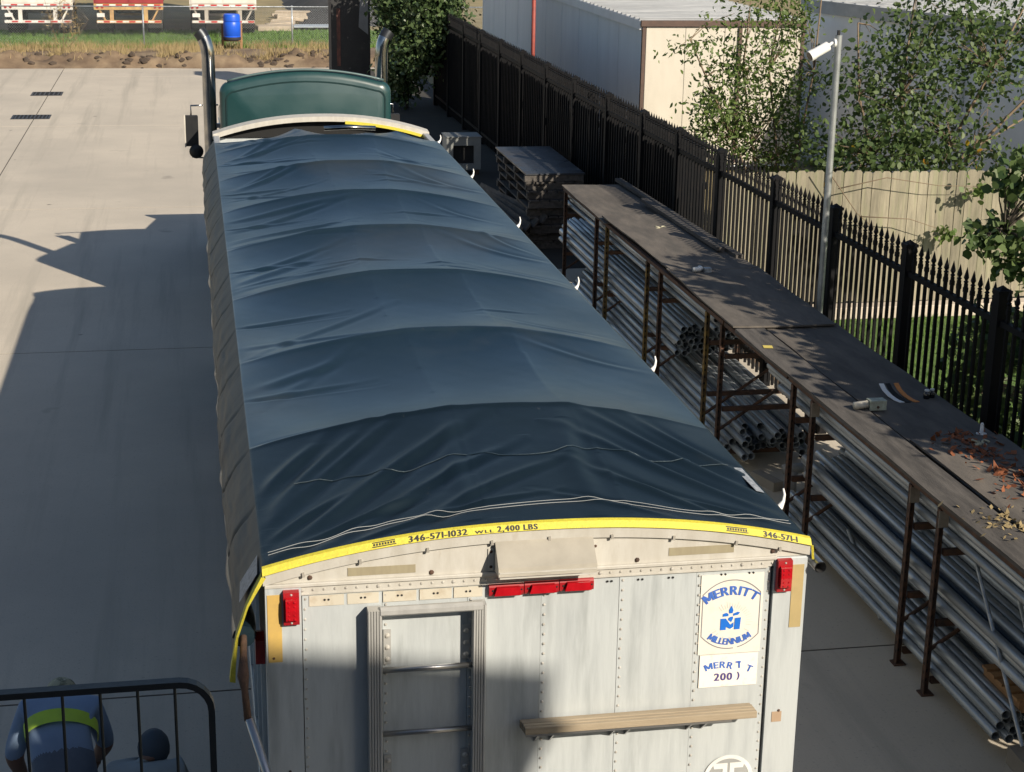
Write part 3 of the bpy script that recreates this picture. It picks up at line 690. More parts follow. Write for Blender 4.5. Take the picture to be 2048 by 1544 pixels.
# roll of spare tarp under the skirt
m = MB(); pts = []; rad = []
for k in range(120):
    yy = .07+k*13.0/119; pts.append((-1.395+.006*math.sin(yy*5), yy, 2.60-.02*math.sin(yy*.6))); rad.append(.052+.006*math.sin(yy*9)+rnd.uniform(-.003, .003))
m.tube(pts, .05, 12, radii=rad); m.build('tarp_roll', tarpm, tp, True, True)
# yellow webbing along the rear edge and round the corner
m = MB(); vs_ = []; fs = []
def hemsec(x):
    z = zr(x)+.024
    return [(x, .008, z+.011), (x, -.012, z+.006), (x, -.031, z-.022), (x, -.026, z-.026), (x, -.006, z+.0), (x, .008, z+.004)]
hx = [-1.305+2.61*i/60 for i in range(61)]
for x in hx: vs_ += hemsec(x)
for i in range(60):
    for j in range(6): fs.append((i*6+j, i*6+(j+1) % 6, (i+1)*6+(j+1) % 6, (i+1)*6+j))
fs += [tuple(range(6)), tuple(60*6+k for k in range(5, -1, -1))]
m.add(vs_, fs); hem = m.build('yellow_hem', yel, tp)
m = MB(); pts = [(-1.305, -.030, 2.935), (-1.335, -.035, 2.88), (-1.375, -.035, 2.80), (-1.425, -.03, 2.65), (-1.452, -.025, 2.5), (-1.462, -.02, 2.42)]
for k, (a, b) in enumerate(zip(pts, pts[1:])):
    wv = .045; m.add([(a[0]-.004, a[1]-.004, a[2]), (b[0]-.004, b[1]-.004, b[2]), (b[0]-.004, b[1]+wv, b[2]+.004), (a[0]-.004, a[1]+wv, a[2]+.004), (a[0]+(.016, .010, .004, .004, .016)[k], a[1]-.010, a[2]-.004), (b[0]+(.010, .004, .004, .016, .022)[k], b[1]-.010, b[2]-.004), (b[0]+.002, b[1]+wv, b[2]+.004), (a[0]+.002, a[1]+wv, a[2]+.004)],
          [(0, 1, 2, 3), (7, 6, 5, 4), (0, 4, 5, 1), (3, 2, 6, 7)])
m.build('corner_webbing', yel, tp)
m = MB(); m.tube([(1.312, -.02, 2.93), (1.322, -.015, 2.86)], .008, 4); m.build('corner_webbing', yel, tp)
m = MB()
def hemplace(xc):
    def f(s, t):
        x = xc+s; z = zr(x)+.024; u = .12+t/.038
        return (x, -.0315+.019*u-.0015, z-.0225+.0285*u+.001)
    return f
bold(m, '346-571-1032', hemplace(-.50), .045, .13, 1.06, d=.07); bold(m, 'WLL', hemplace(-.285), .022, .2, 1.7, d=.1); bold(m, '2,400 LBS', hemplace(-.13), .041, .13, 1.0, d=.07)
bold(m, '346-571-1', hemplace(1.15), .043, .13, 1.0, d=.07)
for xc in (-.75, .93):
    f = hemplace(xc); m.add([f(-.055, .004), f(.055, .004), f(.055, .009), f(-.055, .009)], [(0, 1, 2, 3)]); m.add([f(-.055, .026), f(.05, .026), f(.05, .031), f(-.055, .031)], [(0, 1, 2, 3)])
    for k in range(8): m.add([f(-.05+k*.013, .012), f(-.042+k*.013, .012), f(-.042+k*.013, .023), f(-.05+k*.013, .023)], [(0, 1, 2, 3)])
stuff(m.build('hem_print', black, tp))
# white stitching lines
for off in (0, .035):
    m = MB(); pts = []
    for k in range(90):
        x = -1.27+2.54*k/89; y = .20+off+.045*math.sin(x*2.4+1.9)+.022*math.sin(x*6.5)
        pts.append(tarp_pt(x, y, .004))
    m.tube(pts, .0015, 4); m.build('stitching', M('white_thread', (.34, .36, .36), .8), tp)
m = MB(); pts = [tarp_pt(-1.1+2.3*k/70, .95+.03*math.sin(k*.3), .002) for k in range(71)]; m.tube(pts, .0025, 4); m.build('weld_seam', tarpm, tp)
# maker patches
m = MB(); vs_ = [tarp_pt(x, y, .004) for x, y in ((1.24, .62), (1.285, .62), (1.285, 1.0), (1.24, 1.0))]; m.add(vs_, [(0, 1, 2, 3)]); m.build('patch', M('silver_patch', (.40, .42, .44), .5, col2=(.18, .2, .22), scale=40), tp)
m = MB(); m.add([(-1.326, .02, 2.93), (-1.318, .22, 2.94), (-1.40, .24, 2.80), (-1.41, .05, 2.78)], [(0, 1, 2, 3)]); m.build('patch', MATS['silver_patch'], tp)
m = MB(); m.tube([(-1.395, .07, 2.60), (-1.40, -.03, 2.55), (-1.405, -.07, 2.47), (-1.40, -.08, 2.40), (-1.39, -.10, 2.26)], .024, 10, radii=[.016, .017, .027, .016, .018]); m.build('crank_joint', M('rusty_joint', (.16, .09, .06), .8, .2, col2=(.08, .05, .035), scale=25), tp, True)
m = MB(); m.tube([(-1.385, -.10, 2.27), (-1.20, -.26, 1.62), (-1.1, -.3, 1.3)], .021, 10); m.build('crank_rod', dullchrome, tp, True)
m = MB(); m.tube([(1.345, -.06, 2.832), (1.345, 13.0, 2.832)], .030, 12, caps=False); m.tube([(1.345, -.06, 2.832), (1.345, 13.0, 2.832)], .024, 12, caps=False); m.build('return_tube', dullchrome, tp, True)

# ================================================================== truck
tk = thing('semi_truck', (0, 17, 0), 'dark green semi truck with sleeper cab and twin chrome stacks', 'truck')
def rbox_poly(hw, z0, z1, crown, r, n=6):
    pts = [(-hw, z0), (hw, z0)]
    for k in range(n+1):
        a = math.pi/2*k/n; pts.append((hw-r+r*math.cos(a), z1-r+r*math.sin(a)))
    for k in range(1, 12):
        u = 1-2*k/12; pts.append(((hw-r)*u, z1+crown*(1-u*u)))
    for k in range(n+1):
        a = math.pi/2+math.pi/2*k/n; pts.append((-hw+r+r*math.cos(a), z1-r+r*math.sin(a)))
    return pts
def loft(secs, mat, name, par, smooth=True):
    m = MB(); n = len(secs[0][0]); vs_ = []; fs = []
    for poly, y in secs: vs_ += [(a, y, b) for a, b in poly]
    for k in range(len(secs)-1):
        for j in range(n): fs.append((k*n+j, k*n+(j+1) % n, (k+1)*n+(j+1) % n, (k+1)*n+j))
    fs += [tuple(range(n)), tuple(reversed(range((len(secs)-1)*n, len(secs)*n)))]
    m.add(vs_, fs); return m.build(name, mat, par, smooth, smooth)
SY = 15.30
loft([(rbox_poly(1.02, 1.02, 3.28, .13, .09), SY-.012), (rbox_poly(1.09, .98, 3.335, .135, .13), SY+.015), (rbox_poly(1.12, .95, 3.36, .14, .15), SY+.06), (rbox_poly(1.12, .95, 3.35, .14, .16), SY+.25), (rbox_poly(1.10, .95, 3.22, .13, .2), SY+.8), (rbox_poly(1.10, .95, 2.9, .12, .2), SY+1.9)], green, 'sleeper', tk)
m = MB(); pts = [((1.02)*(-1+2*k/24), SY+.035, 3.372+.14*(1-(-1+2*k/24)**2)) for k in range(25)]; m.tube(pts, .018, 6); m.build('roof_trim', M('dull_green_trim', (.10, .15, .15), .4, .3), tk, True)
m = MB(); o_ = rbox_poly(1.045, 1.10, 3.25, .125, .12); i_ = rbox_poly(1.025, 1.12, 3.23, .125, .11); n2 = len(o_)
m.add([(a, SY-.016, b) for a, b in o_]+[(a, SY-.016, b) for a, b in i_], [(k, (k+1) % n2, (k+1) % n2+n2, k+n2) for k in range(n2)])
m.build('rear_panel_bead', M('darker_green_edge', (.008, .030, .031), .35), tk)
for x in (-.9, -.45, .0, .45, .9):
    m = MB(); m.lathe([(.012, -.004), (.012, .004)], (0, 0, 0), 8, mat=Matrix.Translation((x, SY-.017, 1.35)) @ Matrix.Rotation(R(90), 4, 'X')); m.build('panel_screw', dullchrome, tk)
loft([(rbox_poly(1.10, .95, 2.72, .10, .12), SY+1.9), (rbox_poly(1.10, .95, 2.72, .10, .12), SY+3.1), (rbox_poly(1.05, .95, 2.1, .06, .1), SY+3.7)], green, 'cab', tk)
loft([(rbox_poly(.80, .9, 2.0, .08, .15), SY+3.7), (rbox_poly(.62, .9, 1.82, .06, .15), SY+5.7)], green, 'bonnet', tk)
m = MB(); m.box((-.98, SY+3.15, 2.12), (.98, SY+3.2, 2.62)); m.build('windscreen', glass, tk)
for sx in (-1, 1):
    xa, xb = sorted((sx*1.101, sx*1.107)); m = MB(); m.box((xa, SY+2.1, 1.95), (xb, SY+2.95, 2.5)); m.build('side_window', glass, tk)
box('frame_rail', (-.5, 11.5, .75), (.5, SY+5.6, .95), blackp, tk)
m = MB(); m.lathe([(.5, 0), (.5, .08)], (0, 12.6, 1.05), 24); m.build('fifth_wheel', rust, tk)
for sx in (-1, 1):
    for yy in (12.0, 13.35):
        m = MB(); mt = Matrix.Translation((sx*.93, yy, .51)) @ Matrix.Rotation(R(90), 4, 'Y')
        m.lathe([(.22, -.27), (.46, -.27), (.51, -.22), (.51, -.03), (.44, -.01), (.44, .01), (.51, .03), (.51, .22), (.46, .27), (.22, .27)], (0, 0, 0), 26, mat=mt); wh = m.build('wheel', rubber, tk, True, True)
        m = MB(); m.lathe([(.05, -.2), (.215, -.26), (.215, .26), (.05, .2)], (0, 0, 0), 18, mat=mt); m.build('rim', dullchrome, wh, True)
        m = MB(); m.tube([(sx*.93, yy-.72*math.cos(a), .56+.66*math.sin(a)) for a in [R(15+150*k/10) for k in range(11)]], .012, 4); m.build('mudguard_hoop', blackp, tk)
    m = MB(); mt = Matrix.Translation((sx*.95, SY+5.0, .5)) @ Matrix.Rotation(R(90), 4, 'Y'); m.lathe([(.22, -.14), (.46, -.14), (.5, -.1), (.5, .1), (.46, .14), (.22, .14)], (0, 0, 0), 26, mat=mt); wh = m.build('wheel', rubber, tk, True, True)
    m = MB(); m.lathe([(.05, -.1), (.215, -.13), (.215, .13), (.05, .1)], (0, 0, 0), 18, mat=mt); m.build('rim', dullchrome, wh, True)
    m = MB(); mt = Matrix.Translation((sx*.98, SY+1.6, .72)) @ Matrix.Rotation(R(90), 4, 'X'); m.lathe([(.28, -.75), (.31, -.72), (.31, .72), (.28, .75)], (0, 0, 0), 22, mat=mt); m.build('fuel_tank', chrome, tk, True, True)
    m = MB(); m.prism([(SY+4.3, .75), (SY+4.5, 1.12), (SY+5.0, 1.2), (SY+5.5, 1.1), (SY+5.7, .75), (SY+5.6, .75), (SY+5.0, 1.08), (SY+4.4, .75)], sx*.95-.17, sx*.95+.17, axis='x'); m.build('front_fender', green, tk)
    # exhaust stack with curved turn-out
    sX = -1.24 if sx < 0 else 1.12; sY = 16.5; curve = []
    dirx = sx*.8; diry = .25
    pts = [(sX, sY, 1.2), (sX, sY, 3.42), (sX, sY, 3.56)]
    for k in range(1, 7):
        a = R(58)*k/6; pts.append((sX+dirx*.30*(1-math.cos(a)), sY+diry*.30*(1-math.cos(a)), 3.56+.40*math.sin(a)))
    m = MB(); m.tube(pts, .090, 18, caps=False); st = m.build('exhaust_stack', chrome, tk, True)
    m = MB(); m.tube(pts, .084, 18, caps=False); m.build('stack_bore', soot, st, True)
    m = MB(); m.tube(pts[-3:], .0915, 18, caps=False); m.build('stack_tip', M('blued_steel', (.05, .055, .06), .4, .7), st, True)
    m = MB(); m.box((min(sX, sx*1.10), sY-.03, 2.6), (max(sX, sx*1.10), sY+.03, 2.66)); m.build('stack_bracket', dullchrome, st)
    # mirror
    mx_ = sx*1.50; my = 18.35
    m = MB(); m.box((mx_-.10, my, 2.06), (mx_+.10, my+.05, 2.52), bev=.015); mr_ = m.build('mirror', blackp, tk)
    m = MB(); m.box((mx_-.104, my-.006, 2.05), (mx_-.085, my+.056, 2.53)); m.build('mirror_frame', M('pale_plastic', (.55, .52, .45), .5), mr_)
    m = MB(); mt = Matrix.Translation((mx_+sx*-.06, my-.02, 1.99)) @ Matrix.Rotation(R(90), 4, 'X'); m.lathe([(.02, -.05), (.09, -.03), (.105, .01), (.10, .03), (.02, .035)], (0, 0, 0), 20, mat=mt); m.build('spot_mirror', blackp, mr_, True)
    m = MB(); m.tube([(sx*1.1, my+.1, 2.66), (mx_, my+.03, 2.66), (mx_, my+.03, 2.5)], .014, 6); m.build('mirror_arm', chrome, mr_, True); m = MB(); m.tube([(sx*1.1, my+.1, 1.85), (mx_, my+.03, 1.9), (mx_, my+.03, 2.08)], .014, 6); m.build('mirror_arm', chrome, mr_, True)
m = MB(); m.box((-.75, SY+5.7, .95), (.75, SY+5.78, 1.85)); m.build('grille', chrome, tk)
m = MB(); m.box((-1.15, SY+5.8, .35), (1.15, SY+5.98, .75), bev=.04); m.build('front_bumper', chrome, tk)

tk.location.x = -.06

# ================================================================== pipe rack
RX0, RX1, RT = 3.85, 4.85, 1.575
pipe_mesh = {}
def pipe_src(length, r):
    key = (round(length, 2), round(r, 4))
    if key in pipe_mesh: return pipe_mesh[key]
    m = MB(); n = 10; L2 = length/2; ri = r*.86
    for q, (rr, yy) in enumerate(((r, -L2), (r, L2), (ri, L2), (ri, L2-.12), (ri, -L2), (ri, -L2+.12))):
        m.v += [(rr*math.cos(2*math.pi*k/n), yy, rr*math.sin(2*math.pi*k/n)) for k in range(n)]
    def ring(a, b):
        for k in range(n): k2 = (k+1) % n; m.f.append((a*n+k, a*n+k2, b*n+k2, b*n+k)); m.mi.append(0)
    ring(0, 1); ring(1, 2); ring(2, 3); ring(4, 0); ring(5, 4)
    m.f += [tuple(3*n+k for k in range(n)), tuple(5*n+k for k in reversed(range(n)))]; m.mi += [1, 1]
    me = bpy.data.meshes.new('pipe'); me.from_pydata(m.v, [], m.f); me.materials.append(galv); me.materials.append(soot)
    me.polygons.foreach_set('material_index', m.mi); me.polygons.foreach_set('use_smooth', [True]*len(me.polygons)); me.set_sharp_from_angle(angle=R(50))
    pipe_mesh[key] = me; return me
def pipe(x, y0, y1, z, r, label, group, dzr=0.0, dxr=0.0):
    L_ = round((y1-y0)*2)/2; me = pipe_src(L_, r); o = bpy.data.objects.new('galvanised_pipe', me); COL.objects.link(o)
    o.location = (x, (y0+y1)/2, z); o.rotation_euler = (math.atan2(dzr, L_), rnd.uniform(0, 6.28), math.atan2(dxr, L_))
    tag(o, label, 'pipe', group)
def layer(x0, x1, y0, y1, z, r, label, group, jit=.2, rows=1, skip=.0):
    for q in range(rows):
        x = x0+r+(q % 2)*r
        while x < x1:
            if rnd.random() >= skip*q:
                d = rnd.uniform(-jit, jit); pipe(x, y0+d, y1+d, z+r+q*r*1.74+rnd.uniform(-.002, .002), r, label, group, rnd.uniform(-.01, .01), rnd.uniform(-.01, .01))
            x += r*2.03
LA = 'galvanised pipe in the rack bay beside the wood stack, '
LB = 'galvanised pipe in the near rack bay, '
layer(3.90, 4.80, 9.7, 17.2, 1.30, .032, LA+'top tier under the boards', 'pipes on the far top tier', .25, 3, .15)
layer(3.88, 4.62, 11.2, 17.7, .66, .038, LA+'middle tier', 'pipes on the far middle tier', .12, 5, .06)
layer(3.88, 4.80, 9.0, 16.5, .17, .040, LA+'bottom tier', 'pipes on the far bottom tier', .2, 4, .1)
layer(3.90, 4.75, .3, 7.8, 1.27, .036, LB+'top tier under the boards', 'pipes on the near top tier', .3, 3, .15)
layer(3.90, 4.62, -.6, 6.9, .68, .040, LB+'middle tier', 'pipes on the near middle tier', .25, 4, .12)
layer(3.88, 4.76, 2.8, 7.3, .15, .036, LB+'bottom tier', 'pipes on the near bottom tier', .06, 4, .1)
for k, (y, x, z0, z1) in enumerate(((5.9, 3.95, .45, .12), (3.3, 3.86, 1.25, .35), (2.9, 3.95, 1.3, .2), (5.2, 4.1, 1.15, .5))):
    m = MB(); m.tube([(x+.12, y+.2, z0), (x-.02+.1*k/3, y-.95, z1)], .016, 8); tag(m.build('thin_rod', galv), ('short thin steel rod hanging at the rear of the near rack bay', 'long thin steel rod leaning steeply across the nearest rack bay', 'thin steel rod crossing the nearest rack bay beside its steep twin', 'thin steel rod slanting under the top tier of the near bay')[k], 'rod')

rack = thing('pipe_rack', (RX0, 9, 0), 'long rusty steel rack holding galvanised pipes along the iron fence', 'rack')
def perfleg(x, y, mat, z1=RT-.05):
    m = MB(); m.box((x-.03, y-.004, .0), (x+.03, y+.004, z1)); m.box((x-.03, y-.05, 0), (x-.022, y, z1)); m.box((x-.05, y-.07, -.001), (x+.05, y+.03, .012))
    lg = m.build('leg', mat, rack)
    m = MB()
    for k in range(int(z1/.075)-1): m.box((x-.008, y-.0055, .1+k*.075), (x+.008, y-.004, .125+k*.075))
    for k in range(int(z1/.075)-1): m.box((x-.0315, y-.032, .1+k*.075), (x-.030, y-.020, .125+k*.075))
    stuff(m.build('perforations', soot, lg))
    return lg
legs = [(17.05, 0), (15.05, 0), (14.45, 1), (12.35, 1), (11.75, 0), (9.85, 1), (9.30, 0), (7.10, 0), (6.58, 0), (4.39, 0), (3.86, 0), (1.6, 0), (1.05, 0), (-1.2, 0)]
for y, kx in legs:
    perfleg(RX0, y, rusty_yellow if kx else rust); perfleg(RX1, y, rust)
    for z in (.14, .62, 1.20):
        m = MB(); m.box((RX0+.031, y-.045, z-.05), (RX1-.031, y-.005, z)); m.build('cross_beam', rust, rack)
    m = MB(); m.tube([(RX0+.02, y+.02, .35), (RX1-.02, y+.02, 1.0)], .017, 6); m.build('diagonal_brace', rust, rack)
for (ya, yb) in ((-1.3, 7.2), (9.25, 17.15), (7.25, 9.2)):
    for x in (RX0-.02, RX1-.03):
        m = MB(); m.box((x, ya, RT-.049), (x+.05, yb, RT-.002)); m.build('top_beam', rust, rack)
m = MB()
for y in (4.39, 3.86, 6.58):
    m = MB(); m.box((RX0-.04, y-.058, RT-.19), (RX0+.04, y-.052, RT-.06)); m.build('gusset', M('pale_gusset', (.30, .27, .22), .7, col2=(.18, .14, .1), scale=12), rack)
# boards on top
def board(x0, x1, y0, y1, z, label, mat=ply, th=.018, tilt=0.0, yaw=0.0):
    m = MB(); nx_, ny_ = 5, 9; vs_ = []; fs = []
    for q in (0, 1):
        for j in range(ny_):
            for i_ in range(nx_):
                x = x0+(x1-x0)*i_/(nx_-1); y = y0+(y1-y0)*j/(ny_-1); e = 0
                if j in (0, ny_-1) or i_ in (0, nx_-1): e = rnd.uniform(-.006, .006)
                vs_.append((x+e+yaw*(y-(y0+y1)/2), y+e-yaw*(x-(x0+x1)/2), z+q*th+tilt*(y-y0)+.005*math.sin(x*5+y*3)))
    N_ = nx_*ny_
    for j in range(ny_-1):
        for i_ in range(nx_-1):
            a = j*nx_+i_; fs += [(a+N_, a+1+N_, a+nx_+1+N_, a+nx_+N_), (a, a+nx_, a+nx_+1, a+1)]
    ring = [i_ for i_ in range(nx_)]+[j*nx_+nx_-1 for j in range(1, ny_)]+[(ny_-1)*nx_+i_ for i_ in range(nx_-2, -1, -1)]+[j*nx_ for j in range(ny_-2, 0, -1)]
    for k in range(len(ring)): a, b = ring[k], ring[(k+1) % len(ring)]; fs.append((a, b, b+N_, a+N_))
    m.add(vs_, fs); return tag(m.build('plywood_sheet', mat), label, 'board', 'sheets laid on top of the rack')
board(3.80, 4.83, 14.35, 17.2, RT+.006, 'weathered plywood sheet at the far end of the rack, near the wood stack', yaw=.012)
board(3.84, 4.88, 11.38, 14.62, RT+.034, 'weathered plywood sheet with a lit strip, second from the wood stack', tilt=.006, yaw=-.02)
board(3.82, 4.92, 8.80, 11.50, RT+.030, 'dark plywood sheet in front of the camera pole, middle of the rack', yaw=.018)
board(4.16, 4.95, 5.1, 8.95, RT-.012+.006, 'dark striped sheet on the rack behind the clamp')
board(4.17, 4.97, 1.4, 5.2, RT+.014, 'sheet covered in brown leaves at the near end of the rack')
board(3.80, 4.95, -2.3, 1.35, RT+.030, 'plywood sheet closing the camera end of the rack')
board(3.80, 4.11, 1.0, 8.75, RT+.005, 'long narrow pale plank along the front edge of the rack', oldwood, .03)
for k, (x0, y0, x1, y1, lb) in enumerate(((4.70, 17.3, 4.86, 11.9, 'long grey batten lying on the rack boards nearest the fence'), (4.62, 15.5, 4.72, 12.2, 'shorter grey batten lying beside the long one on the rack'))):
    m = MB(); d = Vector((x1-x0, y1-y0, 0)); m.obox(((x0+x1)/2, (y0+y1)/2, RT+.075+.03*k), (.09, d.length, .045), (0, 0, -math.atan2(d.x, d.y))); tag(m.build('timber_batten', oldwood), lb, 'batten')
# odds and ends on the boards
ZB = RT+.03
def small(name, label, cat, build_parts, loc):
    t = thing(name, loc, label, cat); build_parts(t, Vector(loc)); return t
def b_clamp(t, o):
    m = MB(); m.tube([o+Vector((-.13, 0, .035)), o+Vector((.0, 0, .045))], .034, 12); m.build('clamp_sleeve', M('cream_enamel', (.62, .58, .48), .5), t, True)
    m = MB(); m.box(o+Vector((.0, -.05, .0)), o+Vector((.15, -.035, .085))); m.box(o+Vector((.0, .035, .0)), o+Vector((.15, .05, .085))); m.box(o+Vector((.0, -.035, .07)), o+Vector((.15, .035, .085))); m.build('clamp_jaw', M('pale_green_steel', (.45, .50, .40), .6, col2=(.25, .25, .2), scale=20), t)
    m = MB(); m.tube([o+Vector((.07, -.06, .03)), o+Vector((.07, .06, .03))], .012, 8); m.build('clamp_bolt', rust, t)
small('pipe_clamp', 'cream and pale green pipe clamp on the front edge of the rack boards', 'clamp', b_clamp, (4.13, 6.02, ZB))
def b_brk(t, o):
    for k, (mt, dx) in enumerate(((palewhite, -.09), (soot, -.03), (M('orange_band', (.62, .24, .06), .5), .05))):
        m = MB(); pts = [(dx-.03, .16, .10), (dx-.02, .10, .06), (dx, .02, .03), (dx+.03, -.06, .012), (dx+.06, -.12, .008)]
        vs_ = []
        for a, b, c_ in pts: vs_ += [o+Vector((a-.022, b, c_)), o+Vector((a+.022, b, c_)), o+Vector((a+.022, b, c_-.006)), o+Vector((a-.022, b, c_-.006))]
        fs = [(k2*4+j, k2*4+(j+1) % 4, (k2+1)*4+(j+1) % 4, (k2+1)*4+j) for k2 in range(4) for j in range(4)]+[(0, 1, 2, 3), (19, 18, 17, 16)]
        m.add(vs_, fs); m.build('curved_strip', mt, t)
small('curved_bracket', 'curved black, white and orange strips lying on the rack boards', 'bracket', b_brk, (4.56, 6.33, ZB-.02))
def b_jar(t, o):
    for dx, dy, r in ((0, 0, .03), (.06, .02, .026)):
        m = MB(); m.lathe([(r*.9, 0), (r, .01), (r, .05), (r*.7, .06), (r*.7, .07)], o+Vector((dx, dy, 0)), 12); j = m.build('jar', glass, t, True)
        m = MB(); m.lathe([(r*.75, .0701), (r*.75, .082), (.004, .085)], o+Vector((dx, dy, 0)), 10); m.build('lid', palewhite, j)
small('glass_jars', 'two small dark jars with white lids on the rack boards', 'jars', b_jar, (4.80, 6.31, ZB-.02))
def b_post(t, o):
    m = MB(); m.lathe([(.045, 0), (.045, .008), (.016, .012), (.014, .09), (.008, .10)], o, 12); m.build('stub', palewhite, t, True)
small('white_stub', 'small white upright plastic stub on the leafy board', 'fitting', b_post, (4.81, 5.23, ZB))
def b_clip(t, o):
    for k in range(3):
        m = MB(); a = k*1.9; c_ = o+Vector((.05*math.cos(a), .05*math.sin(a), .0)); m.tube([c_+Vector((.03*math.cos(b+a), .03*math.sin(b+a), .015+.01*math.sin(b))) for b in [4.6*q/9 for q in range(10)]], .010, 6); m.build('clip', M('khaki_fitting', (.42, .40, .28), .6), t)
small('pipe_clips', 'three khaki pipe clips on the leafy near board', 'clips', b_clip, (4.68, 4.98, ZB))
small('pale_fittings', 'few pale pipe clips on the far sheet by the battens', 'clips', b_clip, (4.38, 13.76, RT+.048))
def b_elb(t, o):
    m = MB(); m.tube([o+Vector((-.07, 0, .03)), o+Vector((0, 0, .035)), o+Vector((.03, .03, .035)), o+Vector((.035, .09, .03))], .028, 10); m.build('elbow', palewhite, t, True)
    m = MB(); m.box(o+Vector((.06, -.04, 0)), o+Vector((.14, .03, .05))); m.build('block', galv, t)
small('pipe_elbow', 'white pipe elbow beside a small steel block on the boards', 'elbow', b_elb, (4.17, 11.28, RT+.045))
m = MB(); m.add([(3.86, 8.02, RT+.0385), (3.95, 8.0, RT+.0385), (3.97, 8.10, RT+.0385), (3.88, 8.12, RT+.0385)], [(0, 1, 2, 3)]); tag(m.build('paper_label', M('yellow_label', (.62, .50, .12), .7)), 'small yellow paper label stuck on the front plank', 'label')
def leaves_flat(name, n, pf, size, mat, label, seed):
    rs = np.random.RandomState(seed); P = pf(rs, n); a = rs.rand(n)*6.283; s = size*(.5+rs.rand(n))
    u = np.stack([np.cos(a), np.sin(a), .5*rs.randn(n)], 1)*s[:, None]; v = np.stack([-np.sin(a), np.cos(a), .5*rs.randn(n)], 1)*(s*.55)[:, None]
    V = np.stack([P-u, P+v*.9+u*.1, P+u, P-v*.9+u*.1], 1).reshape(-1, 3); F = np.arange(4*n).reshape(-1, 4)
    return tag(stuff(mesh_np(name, V, F, mat, tint=rs.rand(n))), label, 'leaves')
def pfl(rs, n):
    y = 2.2+3.1*rs.rand(n)**.8; x = 4.60+.14*rs.randn(n); x = np.clip(x, 4.2, 4.93); return np.stack([x, y, RT+.036+.015*rs.rand(n)], 1)
leaves_flat('fallen_leaves', 420, pfl, .032, deadleaf, 'brown and red fallen leaves strewn over the near board', 5)
def pfl2(rs, n): return np.stack([4.05+.12*rs.randn(n), 3.3+.2*rs.randn(n), RT+.042+.01*rs.rand(n)], 1)
leaves_flat('fallen_leaves', 90, pfl2, .022, straw, 'pale dry leaf litter on the near front plank', 6)
# under the rack
def b_pal(t, o):
    for k in range(5): m = MB(); m.box(o+Vector((-.35, -.28+k*.12, .09)), o+Vector((.4, -.20+k*.12, .11))); m.build('slat', orangewood, t)
    for k in range(3): m = MB(); m.box(o+Vector((-.33+k*.33, -.28, .0)), o+Vector((-.27+k*.33, .28, .089))); m.build('bearer', orangewood, t)
    m = MB(); m.box(o+Vector((-.03, .0, .111)), o+Vector((.02, .05, .30))); m.build('stump_post', orangewood, t)
small('timber_crate', 'raw orange slatted timber resting on the nearest low pipes', 'pallet', b_pal, (4.38, 3.05, .37))
m = MB(); m.prism([(3.95, 2.0), (4.9, 2.0), (4.9, 2.72), (3.98, 2.74)], .0, .14, axis='z'); tag(m.build('concrete_block', M('grey_block', (.30, .27, .23), .9, bump=.4)), 'low grey concrete block at the near end of the bottom pipes', 'block')
def b_roll(t, o):
    m = MB(); mt = Matrix.Translation(o) @ Matrix.Rotation(R(70), 4, 'X'); m.lathe([(.03, -.06), (.05, -.06), (.055, -.02), (.045, 0), (.055, .02), (.05, .06), (.03, .06)], (0, 0, 0), 14, mat=mt); m.build('spool', M('tan_rope', (.50, .40, .26), .85), t, True)
small('rope_spool', 'small tan rope spool hanging among the near pipes', 'spool', b_roll, (4.15, 3.75, .62))
def b_fit(t, o):
    m = MB(); m.tube([o, o+Vector((0, 0, .22))], .05, 12); m.build('riser', M('grey_plastic', (.30, .30, .30), .6), t, True)
    m = MB(); m.tube([o+Vector((-.1, 0, .24)), o+Vector((.1, .02, .24))], .055, 12); m.build('tee', MATS['grey_plastic'], t, True)
small('pipe_tee', 'grey plastic tee fitting standing under the rack in shade', 'fitting', b_fit, (4.35, 8.3, .0))
m = MB(); m.obox((4.15, 8.5, .05), (.12, .4, .10), (0, 0, .3)); tag(m.build('concrete_offcut', MATS['grey_block']), 'short concrete offcut on the ground between the two rack bays', 'block')

# stack of old pallets
def pallet(z, label, x0=3.88, x1=4.88, y0=20.0, y1=22.9, h=.125, jx=0, jy=0, top=False):
    t = thing('timber_pallet', (x0+jx, y0+jy, z), label, 'pallet', 'old timber pallets in a stack')
    X0, X1, Y0, Y1 = x0+jx, x1+jx, y0+jy, y1+jy
    if top: m = MB(); m.box((X0, Y0, z+h-.025), (X1, Y1, z+h)); m.build('deck', M('shade_toned_plywood', (.035, .042, .052), .4, col2=(.05, .052, .058), scale=2.5, rvar=.15, bump=.2), t)  # top deck colour darkened and blued to stand in for shade
    else:
        for k in range(6): m = MB(); a = X0+k*(X1-X0)/6; m.box((a+.005, Y0+rnd.uniform(-.05, .05), z+h-.03), (a+(X1-X0)/6-.012, Y1+rnd.uniform(-.05, .05), z+h)); m.build('deck_board', oldwood, t)
    for k in range(4): m = MB(); b = Y0+.02+k*(Y1-Y0-.12)/3; m.box((X0+rnd.uniform(-.03, .03), b, z), (X1+rnd.uniform(-.02, .03), b+.09, z+h-.0305)); m.build('bearer', oldwood, t)
ordn = ['lowest', 'second lowest', 'third from the ground', 'fourth from the ground', 'fifth from the ground', 'fourth from the top', 'third from the top', 'second from the top', 'topmost and plywood decked']
for k in range(9):
    pallet(.01+k*.142, 'old timber pallet, %s in the stack by the iron fence' % ordn[k], jx=rnd.uniform(-.05, .06), jy=rnd.uniform(-.08, .08), h=.135, top=(k == 8))
